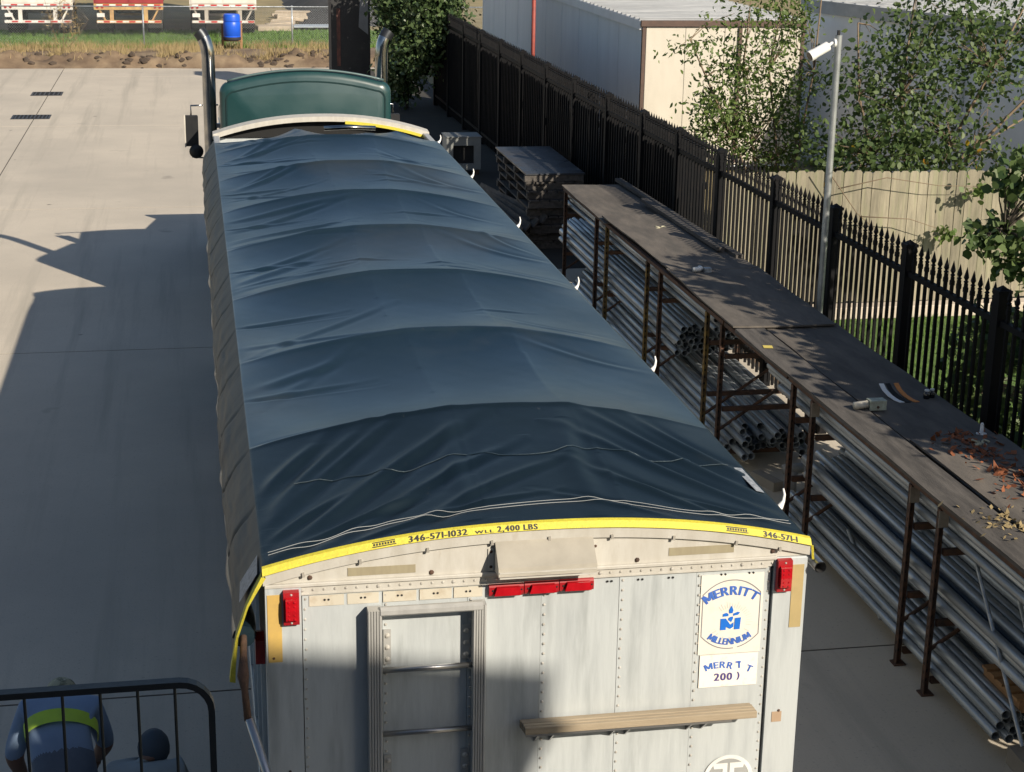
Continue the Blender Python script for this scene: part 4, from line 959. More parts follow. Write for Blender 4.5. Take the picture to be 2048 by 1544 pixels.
for k in range(6):
    m = MB(); x = 3.42+k*.075; m.obox((x, 20.9+.05*k, .35+.05*k), (.16, 2.6, .03), (.08, -.95, .06*k-.1)); tag(m.build('leaning_plank', oldwood), '%s dark plank leaning on the side of the pallet stack' % ('outermost', 'second outermost', 'third outermost', 'fourth', 'second innermost', 'innermost')[k], 'plank', 'planks leaning on the stack')
# pale cabinet
cb = thing('metal_cabinet', (3.95, 27.6, 0), 'pale grey metal cabinet with dark opening by the fence, darkened to look shaded', 'cabinet')
m = MB(); x0, x1, y0, y1, z1 = 3.60, 4.32, 27.4, 28.0, .78
m.box((x0, y0, .12), (x0+.14, y1, z1)); m.box((x1-.14, y0, .12), (x1, y1, z1)); m.box((x0+.14, y0+.001, z1-.16), (x1-.14, y1, z1-.001)); m.box((x0+.14, y0+.001, .12), (x1-.14, y1, .24)); m.build('case', M('shade_toned_enamel', (.22, .23, .22), .6), cb)  # pale enamel darkened, so the shade is in its colour
box('dark_panel', (x0+.141, y0+.08, .241), (x1-.141, y0+.1, z1-.161), soot, cb)
m = MB(); m.box((x0-.02, y0-.02, z1), (x1+.02, y1+.02, z1+.03), bev=.01); m.build('lid', MATS['shade_toned_enamel'], cb)
for x in (x0+.03, x1-.09): box('foot', (x, y0+.05, 0), (x+.06, y0+.11, .12), rust, cb)

# ================================================================== iron fence
FX = 5.27
fe = thing('iron_fence', (FX, 14, 0), 'tall black spear-topped iron fence running along the right of the yard', 'fence')
py = [-1.8, .2, 2.2, 4.2, 6.21, 8.16, 10.09, 11.98, 14.08, 15.99, 17.86, 20.02, 22.4, 24.7, 27.0, 29.3, 31.6, 33.9, 36.2, 38.5]
m = MB(); m.box((-.055, -.055, 0), (.055, .055, 2.56)); m.box((-.065, -.065, 2.56), (.065, .065, 2.59)); m.add([(-.05, -.05, 2.59), (.05, -.05, 2.59), (.05, .05, 2.59), (-.05, .05, 2.59), (0, 0, 2.63)], [(0, 1, 4), (1, 2, 4), (2, 3, 4), (3, 0, 4)])
p0 = local(m, 'post', fencem, fe); p0.location = (0, py[0]-14, 0)
for y in py[1:]: inst(p0, fe, (0, y-14, 0), name='post')
m = MB(); s_ = .0145; m.box((-s_, -s_, .08), (s_, s_, 2.39)); m.box((-.019, -.019, 2.40), (.019, .019, 2.445)); m.box((-s_, -s_, 2.39), (s_, s_, 2.48))
sp = [(.013, 2.48), (.026, 2.495), (.013, 2.51), (.027, 2.535), (.018, 2.57), (.001, 2.635)]
nn = 5; vs_ = []; fs = []
for r, z in sp: vs_ += [(r*math.cos(2*math.pi*k/nn), r*math.sin(2*math.pi*k/nn), z) for k in range(nn)]
for q in range(len(sp)-1):
    for k in range(nn): fs.append((q*nn+k, q*nn+(k+1) % nn, (q+1)*nn+(k+1) % nn, (q+1)*nn+k))
m.add(vs_, fs); pk = local(m, 'picket', fencem, fe); first = True
for a, b in zip(py, py[1:]):
    n_ = 13
    for k in range(n_):
        y = a+(b-a)*(k+1)/(n_+1)
        if first: pk.location = (0, y-14, 0); first = False
        else: inst(pk, fe, (0, y-14, 0), (0, 0, rnd.uniform(-.05, .05)), name='picket')
for a, b in zip(py, py[1:]):
    for z in (2.27, .25): box('rail', (FX-.026, a+.056, z), (FX+.026, b-.056, z+.055), fencem, fe)

fe.rotation_euler.z = .0136
# wooden privacy fence across the far side of the lawn
def plankmesh(wd, h, th, mat, name):
    m = MB(); c_ = .028; m.prism([(-wd/2, 0), (wd/2, 0), (wd/2, h-c_), (wd/2-c_, h), (-wd/2+c_, h), (-wd/2, h-c_)], -th/2, th/2); return m
wf = thing('wood_fence', (5.62, 15.3, 0), 'sunlit pale cedar plank fence with dog-eared tops behind the lawn', 'fence')
m = plankmesh(.138, 1.90, .018, fencewood, 'plank'); pl0 = m.build('plank', fencewood, None); pl0.parent = wf; pl0.location = (.07, 0, .17); ORG[pl0.name] = Vector((0, 0, 0))
for k in range(1, 48): inst(pl0, wf, (.07+k*.1425, rnd.uniform(-.004, .004), .17+.015*math.sin(k*.21)+rnd.uniform(-.012, .012)), (0, rnd.uniform(-.006, .006), rnd.uniform(-.03, .03)), name='plank')
for z in (.45, 1.1, 1.75): box('back_rail', (5.62, 15.312, z), (12.5, 15.36, z+.09), fencewood, wf)
cu = box('concrete_curb', (5.62, 15.0, -.02), (12.6, 15.28, .16), M('pale_curb', (.52, .45, .37), .85, col2=(.44, .38, .31), scale=2, bump=.2), None, .012); tag(cu, 'pale concrete curb at the foot of the cedar plank fence', 'curb')
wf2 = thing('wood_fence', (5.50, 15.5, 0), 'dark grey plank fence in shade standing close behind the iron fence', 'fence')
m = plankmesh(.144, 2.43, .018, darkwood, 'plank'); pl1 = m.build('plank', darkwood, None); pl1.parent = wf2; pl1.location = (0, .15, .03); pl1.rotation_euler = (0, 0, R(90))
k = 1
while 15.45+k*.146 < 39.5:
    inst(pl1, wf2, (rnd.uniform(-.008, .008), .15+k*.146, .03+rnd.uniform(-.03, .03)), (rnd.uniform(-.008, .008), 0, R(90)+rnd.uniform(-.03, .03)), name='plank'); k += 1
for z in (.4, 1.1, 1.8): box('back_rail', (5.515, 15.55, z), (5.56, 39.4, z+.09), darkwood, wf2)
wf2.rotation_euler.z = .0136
# camera pole
cpo = thing('camera_pole', (5.08, 9.75, 0), 'galvanised pole rising in front of the iron fence and carrying a camera', 'pole')
m = MB(); m.tube([(5.08, 9.75, 0), (5.08, 9.75, 4.46)], .036, 14); m.build('shaft', M('pale_galvanised', (.40, .42, .42), .45, .6, col2=(.30, .32, .32), scale=8), cpo, True, True)
m = MB(); m.box((5.062, 9.73, 4.46), (5.086, 9.76, 4.51)); m.build('cap_bolt', soot, cpo)
sc = thing('security_camera', (5.02, 9.73, 4.36), 'white bullet security camera mounted on the galvanised pole', 'camera')
d = Vector((-.86, -.18, -.42)).normalized(); o = Vector((4.955, 9.72, 4.35))
m = MB(); m.tube([o, o+d*.20], .052, 16); bd = m.build('camera_body', palewhite, sc, True, True)
m = MB(); m.tube([o+d*.18, o+d*.235], .057, 16); m.build('sunshade', palewhite, bd, True, True)
m = MB(); m.tube([o+d*.236, o+d*.238], .047, 16); m.build('lens', glass, bd)
m = MB(); m.tube([o, Vector((5.0, 9.73, 4.38)), Vector((5.045, 9.74, 4.38))], .016, 8); m.tube([(5.025, 9.74, 4.38), (5.045, 9.74, 4.38)], .045, 14); m.build('bracket', palewhite, sc, True, True)

# ================================================================== buildings on the right
wb = thing('white_building', (7.85, 28, 0), 'long low white metal building with cream end wall and side toned grey for shade', 'building')
m = MB(); m.box((7.87, 28.02, 0), (11.38, 48.2, 3.0)); m.build('core', wall_shade, wb)
k = 0; y = 28.06
while y < 48.1:
    box('side_panel', (7.845+.003*(k % 2), y, .05), (7.868, min(y+.985, 48.18), 3.0), wall_shade, wb); y += 1.0; k += 1
for k in range(4): box('end_panel', (7.93+k*.863, 27.985+.003*(k % 2), .05), (7.93+k*.863+.850, 28.018, 2.98), wallcream, wb)
for x in (7.84, 11.36): box('corner_trim', (x, 27.965, 0), (x+.07, 28.055, 3.02), browntrim, wb)
box('downpipe', (9.95, 27.93, .1), (10.02, 27.98, 2.98), browntrim, wb)
box('eave_trim', (7.80, 27.93, 3.0), (11.44, 28.0, 3.12), browntrim, wb)
box('side_fascia', (7.78, 28.01, 2.93), (7.843, 48.2, 3.12), wallgrey2, wb)
box('roof', (7.80, 28.0, 3.05), (11.44, 48.3, 3.125), roofm, wb)
for k in range(52): box('roof_rib', (7.80, 28.1+k*.38, 3.125), (11.43, 28.17+k*.38, 3.16), roofm, wb)
gb = thing('grey_building', (12, 25, 0), 'large pale grey metal building beyond the shrubs', 'building')
A = Vector((11.75, 28.9, 0)); B = Vector((16.6, 12.5, 0)); dd = (B-A).normalized(); nn_ = Vector((-dd.y, dd.x, 0)); 
def gbx(name, s0, s1, d0, d1, z0, z1, mat):
    m = MB(); c_ = [A+dd*s+nn_*d for s, d in ((s0, d0), (s1, d0), (s1, d1), (s0, d1))]
    m.prism([(c.x, c.y) for c in c_], z0, z1, axis='z'); return m.build(name, mat, gb)
Lw = (B-A).length
gbx('core', 0, Lw, .03, 14, 0, 3.4, wallgrey2)
for k in range(9): gbx('wall_panel', k*1.92+.02, min(k*1.92+1.90, Lw), -.002*(k % 2), .028, .1, 3.25, wallgrey2)
gbx('fascia', -.1, Lw+.1, -.06, .0, 3.25, 3.52, M('grey_fascia', (.42, .43, .43), .5))
gbx('roof', -.1, Lw+.1, -.05, 14, 3.42, 3.5, roofm)
for k in range(44): gbx('roof_rib', k*.4, k*.4+.07, .05, 14, 3.5, 3.53, roofm)
for k in (5.2, 9.0): gbx('downpipe', k, k+.07, -.07, -.005, .1, 3.25, M('pale_downpipe', (.46, .48, .50), .5))
rp = MB(); rp.tube([(6.02, 30.6, 0), (6.02, 30.6, 4.2)], .045, 10); tag(rp.build('red_pipe', redpipe, None, True), 'thin red painted upright pipe behind the dark plank fence', 'pipe')

# broad black pillar beyond the truck
pi = thing('black_pillar', (2.9, 40.3, 0), 'broad black weathered pillar with a rusty strip beyond the truck', 'pillar')
pm = M('flaking_black_paint', (.012, .013, .015), .6, col2=(.022, .022, .022), scale=3, col3=(.10, .09, .09), scale3=9, lo3=.66, hi3=.76, bump=.3)
box('shaft', (2.27, 40, 0), (3.34, 40.9, 4.2), pm, pi, .01)
box('rusty_strip', (2.42, 39.985, .9), (2.52, 39.999, 2.45), M('rust_strip', (.15, .06, .045), .85, col2=(.06, .035, .03), scale=8, stretch=(1, 1, .5)), pi)
m = MB(); m.add([(3.02, 39.99, 1.95), (3.28, 39.99, 1.75), (3.28, 39.99, 3.4), (3.10, 39.99, 3.4)], [(0, 1, 2, 3)]); m.build('bare_patch', M('grey_primer', (.19, .20, .21), .7), pi)

# ================================================================== plants
def leafcloud(P, size, rs, up=.3, asp=.55):
    n = len(P); d = rs.randn(n, 3); d[:, 2] -= up; d /= np.linalg.norm(d, axis=1)[:, None]
    e = rs.randn(n, 3); e -= d*np.sum(d*e, 1)[:, None]; e /= np.linalg.norm(e, axis=1)[:, None]; nrm = np.cross(d, e)
    s = (size*(.6+.8*rs.rand(n)))[:, None]; wv = s*asp/2
    q1 = .12*rs.rand(n)[:, None]*s
    return np.stack([P, P+d*s*.22+e*wv*.8+nrm*s*.05, P+d*s*.58+e*wv*.95+nrm*s*.10, P+d*s-nrm*q1, P+d*s*.60-e*wv*.95+nrm*s*.10, P+d*s*.24-e*wv*.8+nrm*s*.05], 1).reshape(-1, 3), np.arange(6*n).reshape(-1, 6)
def plant(name, label, cat, base, stems, blobs, nclu, nleaf, sig, size, mat, seed, asp=.55, brk=bark, trunk_r=.05, yellow=0, group=None, shell=.35):
    rs = np.random.RandomState(seed); t = thing(name, base, label, cat, group)
    C = []
    wts = np.array([b[2] if len(b) > 2 else b[1][0]*b[1][1]*b[1][2] for b in blobs], float); wts /= wts.sum()
    for q in range(nclu):
        b = blobs[rs.choice(len(blobs), p=wts)]; v = rs.randn(3); v /= np.linalg.norm(v); rr = (shell+(1-shell)*rs.rand())**.6
        C.append(np.array(b[0])+v*rr*np.array(b[1])*(.75+.35*rs.rand()))
    C = np.array(C); P = []
    for c_ in C:
        k = max(3, int(nleaf*(.5+rs.rand()))); P.append(c_+rs.randn(k, 3)*sig*np.array([1, 1, .8]))
    P = np.concatenate(P); V, F = leafcloud(P, size, rs, asp=asp)
    o = mesh_np('crown', V, F, [mat, leaf_yl], t, tint=np.clip(rs.rand(len(P))*.8+.2*rs.rand(len(P)), 0, 1), mi=(rs.rand(len(P)) < yellow).astype(int)); stuff(o)
    m = MB(); b0 = Vector(base)
    for st in stems: m.tube([b0+Vector(p) for p in st], trunk_r, 7, radii=[trunk_r*(1-.65*k/(len(st)-1)) for k in range(len(st))])
    m.build('trunk', brk, t, True)
    m = MB(); tips = [b0+Vector(st[k]) for st in stems for k in range(1, len(st))]
    for c_ in C[:min(len(C), 150)]:
        c_ = Vector(c_); s0 = min(tips, key=lambda q: (q-c_).length+max(0, q.z-c_.z)*2); mid = (s0+c_)/2+Vector((rs.randn()*.06, rs.randn()*.06, .05))
        m.tube([s0, mid, c_], .01, 4, radii=[trunk_r*.35, trunk_r*.22, .004], caps=False)
    stuff(m.build('branches', brk, t))
    return t
plant('evergreen_tree', 'dense small-leaved evergreen tree between the black pillar and the fence', 'tree', (4.1, 38.0, 0), [[(0, 0, 0), (.05, 0, 1.2), (.1, .05, 2.4), (.0, 0, 3.6)], [(0, 0, .8), (.3, 0, 1.8), (.5, 0, 2.8)]],
      [((4.7, 36.9, 2.7), (.85, .7, 1.1), 2.2), ((4.3, 37.2, 1.7), (.7, .7, .9), 1.6), ((4.25, 38.0, 2.3), (.85, .8, 1.5), 3), ((3.85, 37.8, .9), (.5, .6, .8), 1.2), ((4.6, 38.2, 3.2), (1.0, .9, 1.1), 2), ((3.75, 37.9, 2.9), (.55, .6, 1.3), 1.4)], 820, 24, .15, .13, leaf_ev, 41, .5)
plant('slender_shrub', 'loose light green shrub in front of the cream wall', 'shrub', (7.9, 19.6, 0), [[(0, 0, 0), (.1, 0, 1.6), (-.1, .1, 3.0), (.1, 0, 4.6)], [(0, 0, .3), (-.35, 0, 1.8), (-.55, .1, 3.0), (-.5, 0, 4.3)], [(0, 0, .3), (.4, -.1, 1.6), (.6, -.1, 3.0), (.7, 0, 4.5)], [(0, 0, .5), (-.7, 0, 1.9), (-1.2, 0, 2.9), (-1.5, 0, 3.5)]],
      [((7.6, 19.6, 3.6), (.95, .7, 1.1), 1.2), ((7.1, 19.6, 2.5), (.65, .6, 1.0), 1.4), ((7.9, 19.7, 1.9), (1.0, .6, 1.0), 2.4), ((8.15, 19.6, 3.1), (.55, .5, 1.2), 1.0), ((6.3, 19.5, 3.35), (.45, .4, .2), .16), ((6.7, 19.5, 2.2), (.35, .3, .5), .3)], 370, 18, .14, .085, leaf_lt, 42, .42, twig, .028, shell=.2)
plant('broadleaf_shrub', 'big tangled broad-leaved shrub rising over the cedar plank fence', 'shrub', (9.7, 18.0, 0), [[(0, 0, 0), (-.1, 0, 1.5), (-.3, 0, 2.8), (-.2, 0, 4.3)], [(0, 0, .4), (.6, 0, 2.0), (1.2, 0, 3.2), (1.7, 0, 4.3)], [(0, 0, .4), (-.7, 0, 1.8), (-1.0, 0, 2.8), (-1.1, 0, 3.9)], [(.1, 0, .5), (1.0, 0, 1.9), (2.0, 0, 2.9), (2.6, 0, 3.6)], [(.1, 0, .5), (1.0, .3, 1.8), (2.2, .3, 2.5)]],
      [((9.3, 18.0, 2.7), (1.15, .8, 1.2), 3), ((9.2, 17.6, 1.9), (1.0, .6, .6), 1.4), ((9.9, 18.0, 3.8), (1.2, .8, .9), 1.8), ((10.9, 18.0, 3.6), (1.1, .7, .8), 1.1), ((10.7, 18.0, 2.9), (.9, .6, .8), .7), ((8.3, 17.8, 1.9), (.7, .5, .5), .8), ((10.4, 17.9, 2.05), (.9, .5, .35), .4), ((10.2, 17.8, 1.75), (1.3, .4, .3), .5)], 430, 15, .20, .095, leaf_dk, 43, .62, twig, .035, .005, shell=.15)
plant('round_leaf_tree', 'round-leaved branches reaching in at the right edge above the plank fence', 'tree', (8.4, 9.0, 0), [[(0, 0, 0), (.0, .2, 1.2), (-.3, .8, 2.2), (-.6, 1.4, 2.9)], [(-.05, .3, 1.4), (-.3, 1.2, 1.9), (-.7, 1.8, 2.15)], [(0, 0, 1.2), (.4, .6, 2.4), (.6, 1.0, 3.4)]],
      [((7.95, 10.7, 2.75), (.42, .4, .30), 1.3), ((7.65, 10.9, 2.05), (.35, .35, .20), .9), ((8.0, 10.8, 1.75), (.3, .3, .22), .5)], 64, 15, .10, .105, leaf_dk, 44, .9, bark, .05)
plant('climbing_vine', 'round-leaved vine climbing the iron fence at the right edge', 'vine', (5.95, 7.4, 0), [[(0, 0, 0), (-.1, .1, .7), (-.05, .0, 1.4), (0, -.1, 2.1)], [(0, 0, .1), (.1, .6, .8), (.0, .9, 1.3)]],
      [((5.95, 7.5, 1.2), (.25, .75, .65), 2.2), ((6.0, 7.0, 2.0), (.3, .55, .30), 1.2), ((5.9, 6.4, 1.0), (.25, .7, .8), 1.8), ((6.1, 7.2, .5), (.35, .9, .4), 1.0), ((5.78, 5.3, 1.1), (.2, .8, .9), 2.6), ((5.80, 4.0, 1.1), (.2, .8, .9), 2.4), ((5.82, 2.6, 1.1), (.2, .8, .9), 2.2)], 300, 14, .10, .095, leaf_dk, 45, .95, twig, .012)
plant('twig_sprig', 'thin bare twig with a leaf tuft lying across the plank fence', 'twig', (8.0, 15.1, .17), [[(-.9, -.05, 2.0), (-.4, -.06, 1.35), (.1, -.05, .95)], [(-.7, -.05, 1.7), (0, -.08, 1.85), (.8, -.06, 1.72), (1.4, -.05, 1.70)], [(-.35, -.05, 1.3), (.4, -.06, 1.25), (1.0, -.05, 1.05)]],
      [((9.3, 15.02, 1.82), (.2, .05, .10), 1), ((9.0, 15.04, 1.22), (.18, .05, .08), .8)], 14, 9, .06, .085, leaf_lt, 46, .8, twig, .009)
# a tree and its neighbour standing off to the right that shade the rack and the lane beside the trailer
plant('shade_tree', 'leafy tree beyond the fence behind the leaf-strewn board', 'tree', (7.0, 3.2, 0), [[(0, 0, 0), (0, 0, 1.5), (.1, .1, 2.6), (0, 0, 3.8)]], [((6.7, 3.0, 3.5), (.8, 1.9, .8)), ((6.9, 2.6, 2.5), (.7, 1.3, .6)), ((6.6, 5.2, 3.3), (.5, 1.2, .5)), ((6.8, 6.7, 4.2), (.5, 1.6, .5))], 250, 20, .17, .15, leaf_dk, 48, .8, bark, .08)
plant('shade_tree', 'leafy tree beyond the fence, nearest the camera', 'tree', (7.8, -6.3, 0), [[(0, 0, 0), (0, 0, 1.9), (.1, .1, 3.4), (0, 0, 5.0)]], [((7.6, -6.0, 4.2), (1.3, 2.4, 1.6)), ((7.6, -6.0, 2.7), (1.1, 2.2, 1.0))], 250, 22, .18, .17, leaf_dk, 49, .8, bark, .10)

# ================================================================== far side of the yard
cf = thing('chain_link_fence', (0, 54, 0), 'grey chain link fence on thin posts along the far dirt bank', 'fence')
m = MB(); m.tube([(-20, 54, 1.45), (12, 54, 1.45)], .022, 8); m.build('top_rail', galv, cf, True)
for x in (-18.4, -13.3, -8.2, -3.1, 2.03, 7.1): m = MB(); m.tube([(x, 54.02, 0), (x, 54.02, 1.5)], .028, 8); m.build('post', galv, cf, True)
n_ = 330; rs = np.random.RandomState(5); V = []; F = []
for sg in (-1, 1):
    for k in range(n_):
        x = -15+k*.085; a = np.array([x, 54-.002*sg, .02]); b = np.array([x+sg*1.42, 54-.002*sg, 1.44]); t_ = .0032
        o_ = len(V); V += [a+[-t_, 0, 0], a+[t_, 0, 0], a+[0, t_, 0], b+[-t_, 0, 0], b+[t_, 0, 0], b+[0, t_, 0]]; F += [(o_, o_+1, o_+4, o_+3), (o_+1, o_+2, o_+5, o_+4), (o_+2, o_, o_+3, o_+5)]
stuff(mesh_np('wire_mesh', np.array(V), np.array(F), galv, cf))
# blue barrel on a timber stand
bs = thing('barrel_stand', (-.1, 53.0, 0), 'short timber stand carrying the blue barrel by the chain link fence', 'stand')
for x in (-.42, .22): box('post', (x-.04, 53.02, 0), (x+.04, 53.12, .95), orangewood, bs)
box('cross_bar', (-.42, 52.9, .36), (.22, 53.2, .43), orangewood, bs)
bl = thing('blue_barrel', (-.10, 52.72, .43), 'bright blue plastic barrel standing by the chain link fence', 'barrel')
m = MB(); prof = [(.26, 0), (.285, .02), (.29, .12), (.275, .14), (.29, .16), (.295, .45), (.29, .60), (.275, .62), (.29, .64), (.285, .80), (.27, .85), (.25, .87), (.24, .86)]
bluep = M('blue_plastic', (.012, .10, .62), .4, col2=(.01, .08, .52), scale=3)
m.lathe(prof, (-.10, 52.72, .43), 28); m.build('drum', bluep, bl, True, True)
m = MB(); m.lathe([(.292, 0), (.298, .01), (.298, .10), (.292, .11)], (-.10, 52.72, .425), 28); m.build('dark_base', M('base_black', (.02, .02, .03), .8), bl, True)  # dark ring round the foot of the barrel
# parked box trailers
whitep = M('white_trailer_paint', (.66, .64, .60), .5, col2=(.55, .52, .47), scale=2); redp = M('faded_red_paint', (.30, .035, .04), .5, col2=(.22, .03, .035), scale=3)
ylwp = M('worn_yellow_paint', (.55, .36, .13), .6, col2=(.38, .22, .10), scale=6); refr = M('red_reflector', (.50, .02, .02), .4); refw = M('white_reflector', (.75, .73, .70), .4)
def far_trailer(x0, x1, body, frame, label, y=58.4):
    t = thing('box_trailer', ((x0+x1)/2, y, 0), label, 'trailer'); cx = (x0+x1)/2
    box('cargo_box', (x0, y, 1.22), (x1, y+13, 3.9), body, t); box('rear_sill', (x0, y-.05, 1.0), (x1, y+.05, 1.219), frame, t)
    for sx in (-1, 1):
        b = MB(); xa = cx+sx*.01; xb = cx+sx*(x1-x0)/2-sx*.06; xa, xb = sorted((xa, xb)); b.box((xa, y-.03, 1.24), (xb, y-.001, 3.8)); b.build('rear_door', body, t)
        box('guard_post', (cx+sx*.62-.07, y-.03, .62), (cx+sx*.62+.07, y+.03, 1.0), frame, t)
        m = MB(); m.obox((cx+sx*.95, y+.05, .80), (.06, .05, .5), (0, sx*.5, 0)); m.build('guard_brace', frame, t)
        box('mud_flap', (cx+sx*.92-.28, y+1.0, .25), (cx+sx*.92+.28, y+1.02, 1.0), rubber, t)
        for yy in (1.6, 2.85):
            m = MB(); mt = Matrix.Translation((cx+sx*.92, y+yy, .51)) @ Matrix.Rotation(R(90), 4, 'Y'); m.lathe([(.2, -.28), (.46, -.28), (.51, -.22), (.51, .22), (.46, .28), (.2, .28)], (0, 0, 0), 18, mat=mt); m.build('wheel', rubber, t, True, True)
        for q in range(2): m = MB(); m.lathe([(.04, 0), (.05, .01), (.045, .02)], (0, 0, 0), 10, mat=Matrix.Translation((cx+sx*(.95+.18*q), y-.055, 1.09)) @ Matrix.Rotation(R(90), 4, 'X')); m.build('tail_lamp', redlens, t)
    box('under_guard', (x0+.08, y-.06, .52), (x1-.08, y+.06, .62), frame, t)
    n_ = 10
    for k in range(n_):
        xa = x0+.1+k*(x1-x0-.2)/n_; mt = refr if k % 2 else refw
        box('reflector', (xa, y-.064, .54), (xa+(x1-x0-.2)/n_-.006, y-.0605, .60), mt, t); box('reflector', (xa, y-.054, 1.14), (xa+(x1-x0-.2)/n_-.006, y-.0505, 1.20), mt, t)
    box('landing_gear', (cx-.7, y+10, 0), (cx+.7, y+10.2, 1.2), frame, t); box('chassis', (cx-.5, y+.3, .85), (cx+.5, y+10, 1.21), soot, t)
    box('licence_plate', (x0+.1, y-.062, .74), (x0+.38, y-.06, .88), refw, t)
far_trailer(-8.25, -5.72, whitep, whitep, 'white box trailer parked farthest left beyond the chain link fence')
far_trailer(-4.97, -2.46, redp, ylwp, 'red box trailer with worn yellow frame parked beyond the chain link fence')
far_trailer(-1.50, .97, whitep, M('dusty_frame', (.45, .40, .34), .7), 'white box trailer behind the blue barrel beyond the chain link fence')
# stone slabs and dark mound
for k in range(9):
    x = 1.5+.13*k+rnd.uniform(-.1, .1); y = 61.2+k*.9; z = .02+k*.02; m = MB()
    m.obox((x+.35, y, .10), (rnd.uniform(.9, 1.6), rnd.uniform(.35, .6), rnd.uniform(.12, .25)), (rnd.uniform(-.1, .1), rnd.uniform(-.1, .1), rnd.uniform(-.3, .3)), bev=.03)
    tag(m.build('stone_slab', M('sandstone', (.42, .35, .27), .9, col2=(.30, .26, .2), scale=3, bump=.4)), 'pale stone slab in the heap behind the chain link fence', 'slab', 'stone slabs heaped beyond the fence')
V, F = hgrid(2.9, 10, 64.5, 82, 60, 60, lambda X, Y: np.clip(1.6*np.sin(np.clip((X-2.9)/7, 0, 1)*3.14)*np.sin(np.clip((Y-64.5)/17, 0, 1)*3.14), 0, 9)+.06*fnoise(X, Y, 2, 10, 8)-.15)
struct(mesh_np('dark_mound', V, F, M('dark_mulch', (.055, .055, .055), .9, col2=(.035, .037, .04), scale=2, bump=.6, bscale=6), smooth=True))
m = MB(); m.box((2.6, 62.6, .0), (5.4, 63.8, .03)); tag(m.build('plastic_sheet', M('pale_blue_sheet', (.42, .47, .52), .4)), 'pale blue plastic sheet on the ground before the dark mound', 'sheet')
plant('bare_bush', 'scraggly bare bush with dry tufts on the dirt bank at left', 'bush', (-5.7, 51.5, .1), [[(0, 0, 0), (.1, 0, .8), (0, 0, 1.6), (.2, 0, 2.4)], [(0, 0, 0), (.3, 0, .8), (.5, 0, 1.7)], [(0, 0, 0), (-.3, 0, .9), (-.5, 0, 1.9)], [(0, 0, 0), (.5, 0, .5), (.9, 0, 1.1)]],
      [((-5.6, 51.5, 1.2), (.9, .4, .9))], 46, 6, .10, .10, straw, 50, .25, twig, .012)
# storm drains
def drain(x0, x1, y0, y1, label, nb):
    t = thing('storm_drain', ((x0+x1)/2, (y0+y1)/2, 0), label, 'drain')
    m = MB(); e = .05; m.box((x0, y0, -.02), (x1, y0+e, .012)); m.box((x0, y1-e, -.02), (x1, y1, .012)); m.box((x0, y0+e, -.02), (x0+e, y1-e, .012)); m.box((x1-e, y0+e, -.02), (x1, y1-e, .012)); m.build('frame', blackp, t)
    box('pit', (x0+e, y0+e, -.025), (x1-e, y1-e, .004), soot, t)
    for k in range(nb): xa = x0+e+(k+.5)*(x1-x0-2*e)/nb; box('bar', (xa-.02, y0+e, .0045), (xa+.02, y1-e, .013), blackp, t)
drain(-5.98, -5.04, 36.45, 37.2, 'dark rectangular storm drain grate nearest the trailer, in the concrete', 9)
drain(-5.88, -5.05, 41.1, 41.9, 'gappy far storm drain grate close to the dirt bank', 6)

# ================================================================== the building behind the camera, its landing and railing
bd = thing('brick_building', (0, -12, 0), 'tall pale building behind the camera whose roof shades the trailer', 'building')
h_ = 7.0; C0 = Vector((.055+.886*h_, -1.449*h_, 0)); d1 = Vector((-1.36, .258, 0)).normalized(); d2 = Vector((.28, -1, 0)).normalized()
q = [C0, C0+d2*14, C0+d2*14+d1*26, C0+d1*26]
m = MB(); m.prism([(p_.x, p_.y) for p_ in q], 9.0, 2.357+h_, axis='z'); m.build('roof_slab', concrete, bd)
q2 = [C0+d1*.4+d2*.4, C0+d2*13.5+d1*.4, C0+d2*13.5+d1*25.5, C0+d1*25.5+d2*.4]
m = MB(); m.prism([(p_.x, p_.y) for p_ in q2], 0, 8.998, axis='z'); m.build('wall', M('pale_render', (.20, .22, .25), .85), bd)
ld = thing('stair_landing', (-2.2, -5.5, 3.0), 'concrete stair landing below the camera', 'landing')
box('slab', (-3.6, -8.6, 2.9), (-.4, -3.30, 3.05), concrete, ld)
for x, y in ((-3.4, -3.5), (-.6, -3.5)): box('column', (x-.08, y-.08, 0), (x+.08, y+.08, 2.899), blackp, ld)
rl = thing('railing', (-1.9, -3.4, 3.05), 'black metal railing with rounded corner at the lower left', 'railing')
YR = -3.4; zt = 4.108
m = MB(); pts = [(-3.3, YR, zt-.004), (-1.62, YR, zt)]
for k in range(1, 7): a = R(90)*k/6; pts.append((-1.62+.075*math.sin(a), YR, zt-.075+.075*math.cos(a)))
pts += [(-1.545, YR, 3.05)]
m.tube(pts[:2], .019, 4); 
m = MB(); vs_ = []; fs = []
Pn = [Vector(p_) for p_ in pts]
for k, p_ in enumerate(Pn):
    dv = (Pn[min(k+1, len(Pn)-1)]-Pn[max(k-1, 0)]).normalized(); nv = Vector((-dv.z, 0, dv.x)); wv = .017 if k < 2 else .012
    for a, b in ((-1, -1), (1, -1), (1, 1), (-1, 1)): vs_.append(p_+nv*(a*.008)+Vector((0, b*.014, 0)))
for k in range(len(Pn)-1):
    for j in range(4): fs.append((k*4+j, k*4+(j+1) % 4, (k+1)*4+(j+1) % 4, (k+1)*4+j))
fs += [(0, 1, 2, 3), tuple((len(Pn)-1)*4+j for j in (3, 2, 1, 0))]
m.add(vs_, fs); m.build('top_rail', blackp, rl)
for k in range(19):
    x = -1.631-k*.0878
    m = MB(); m.tube([(x, YR, zt-.012), (x+rnd.uniform(-.003, .003), YR, 3.6), (x, YR, 3.13)], .0042, 6); m.build('bar', blackp, rl)
box('bottom_rail', (-3.3, YR-.012, 3.10), (-1.558, YR+.012, 3.125), blackp, rl)
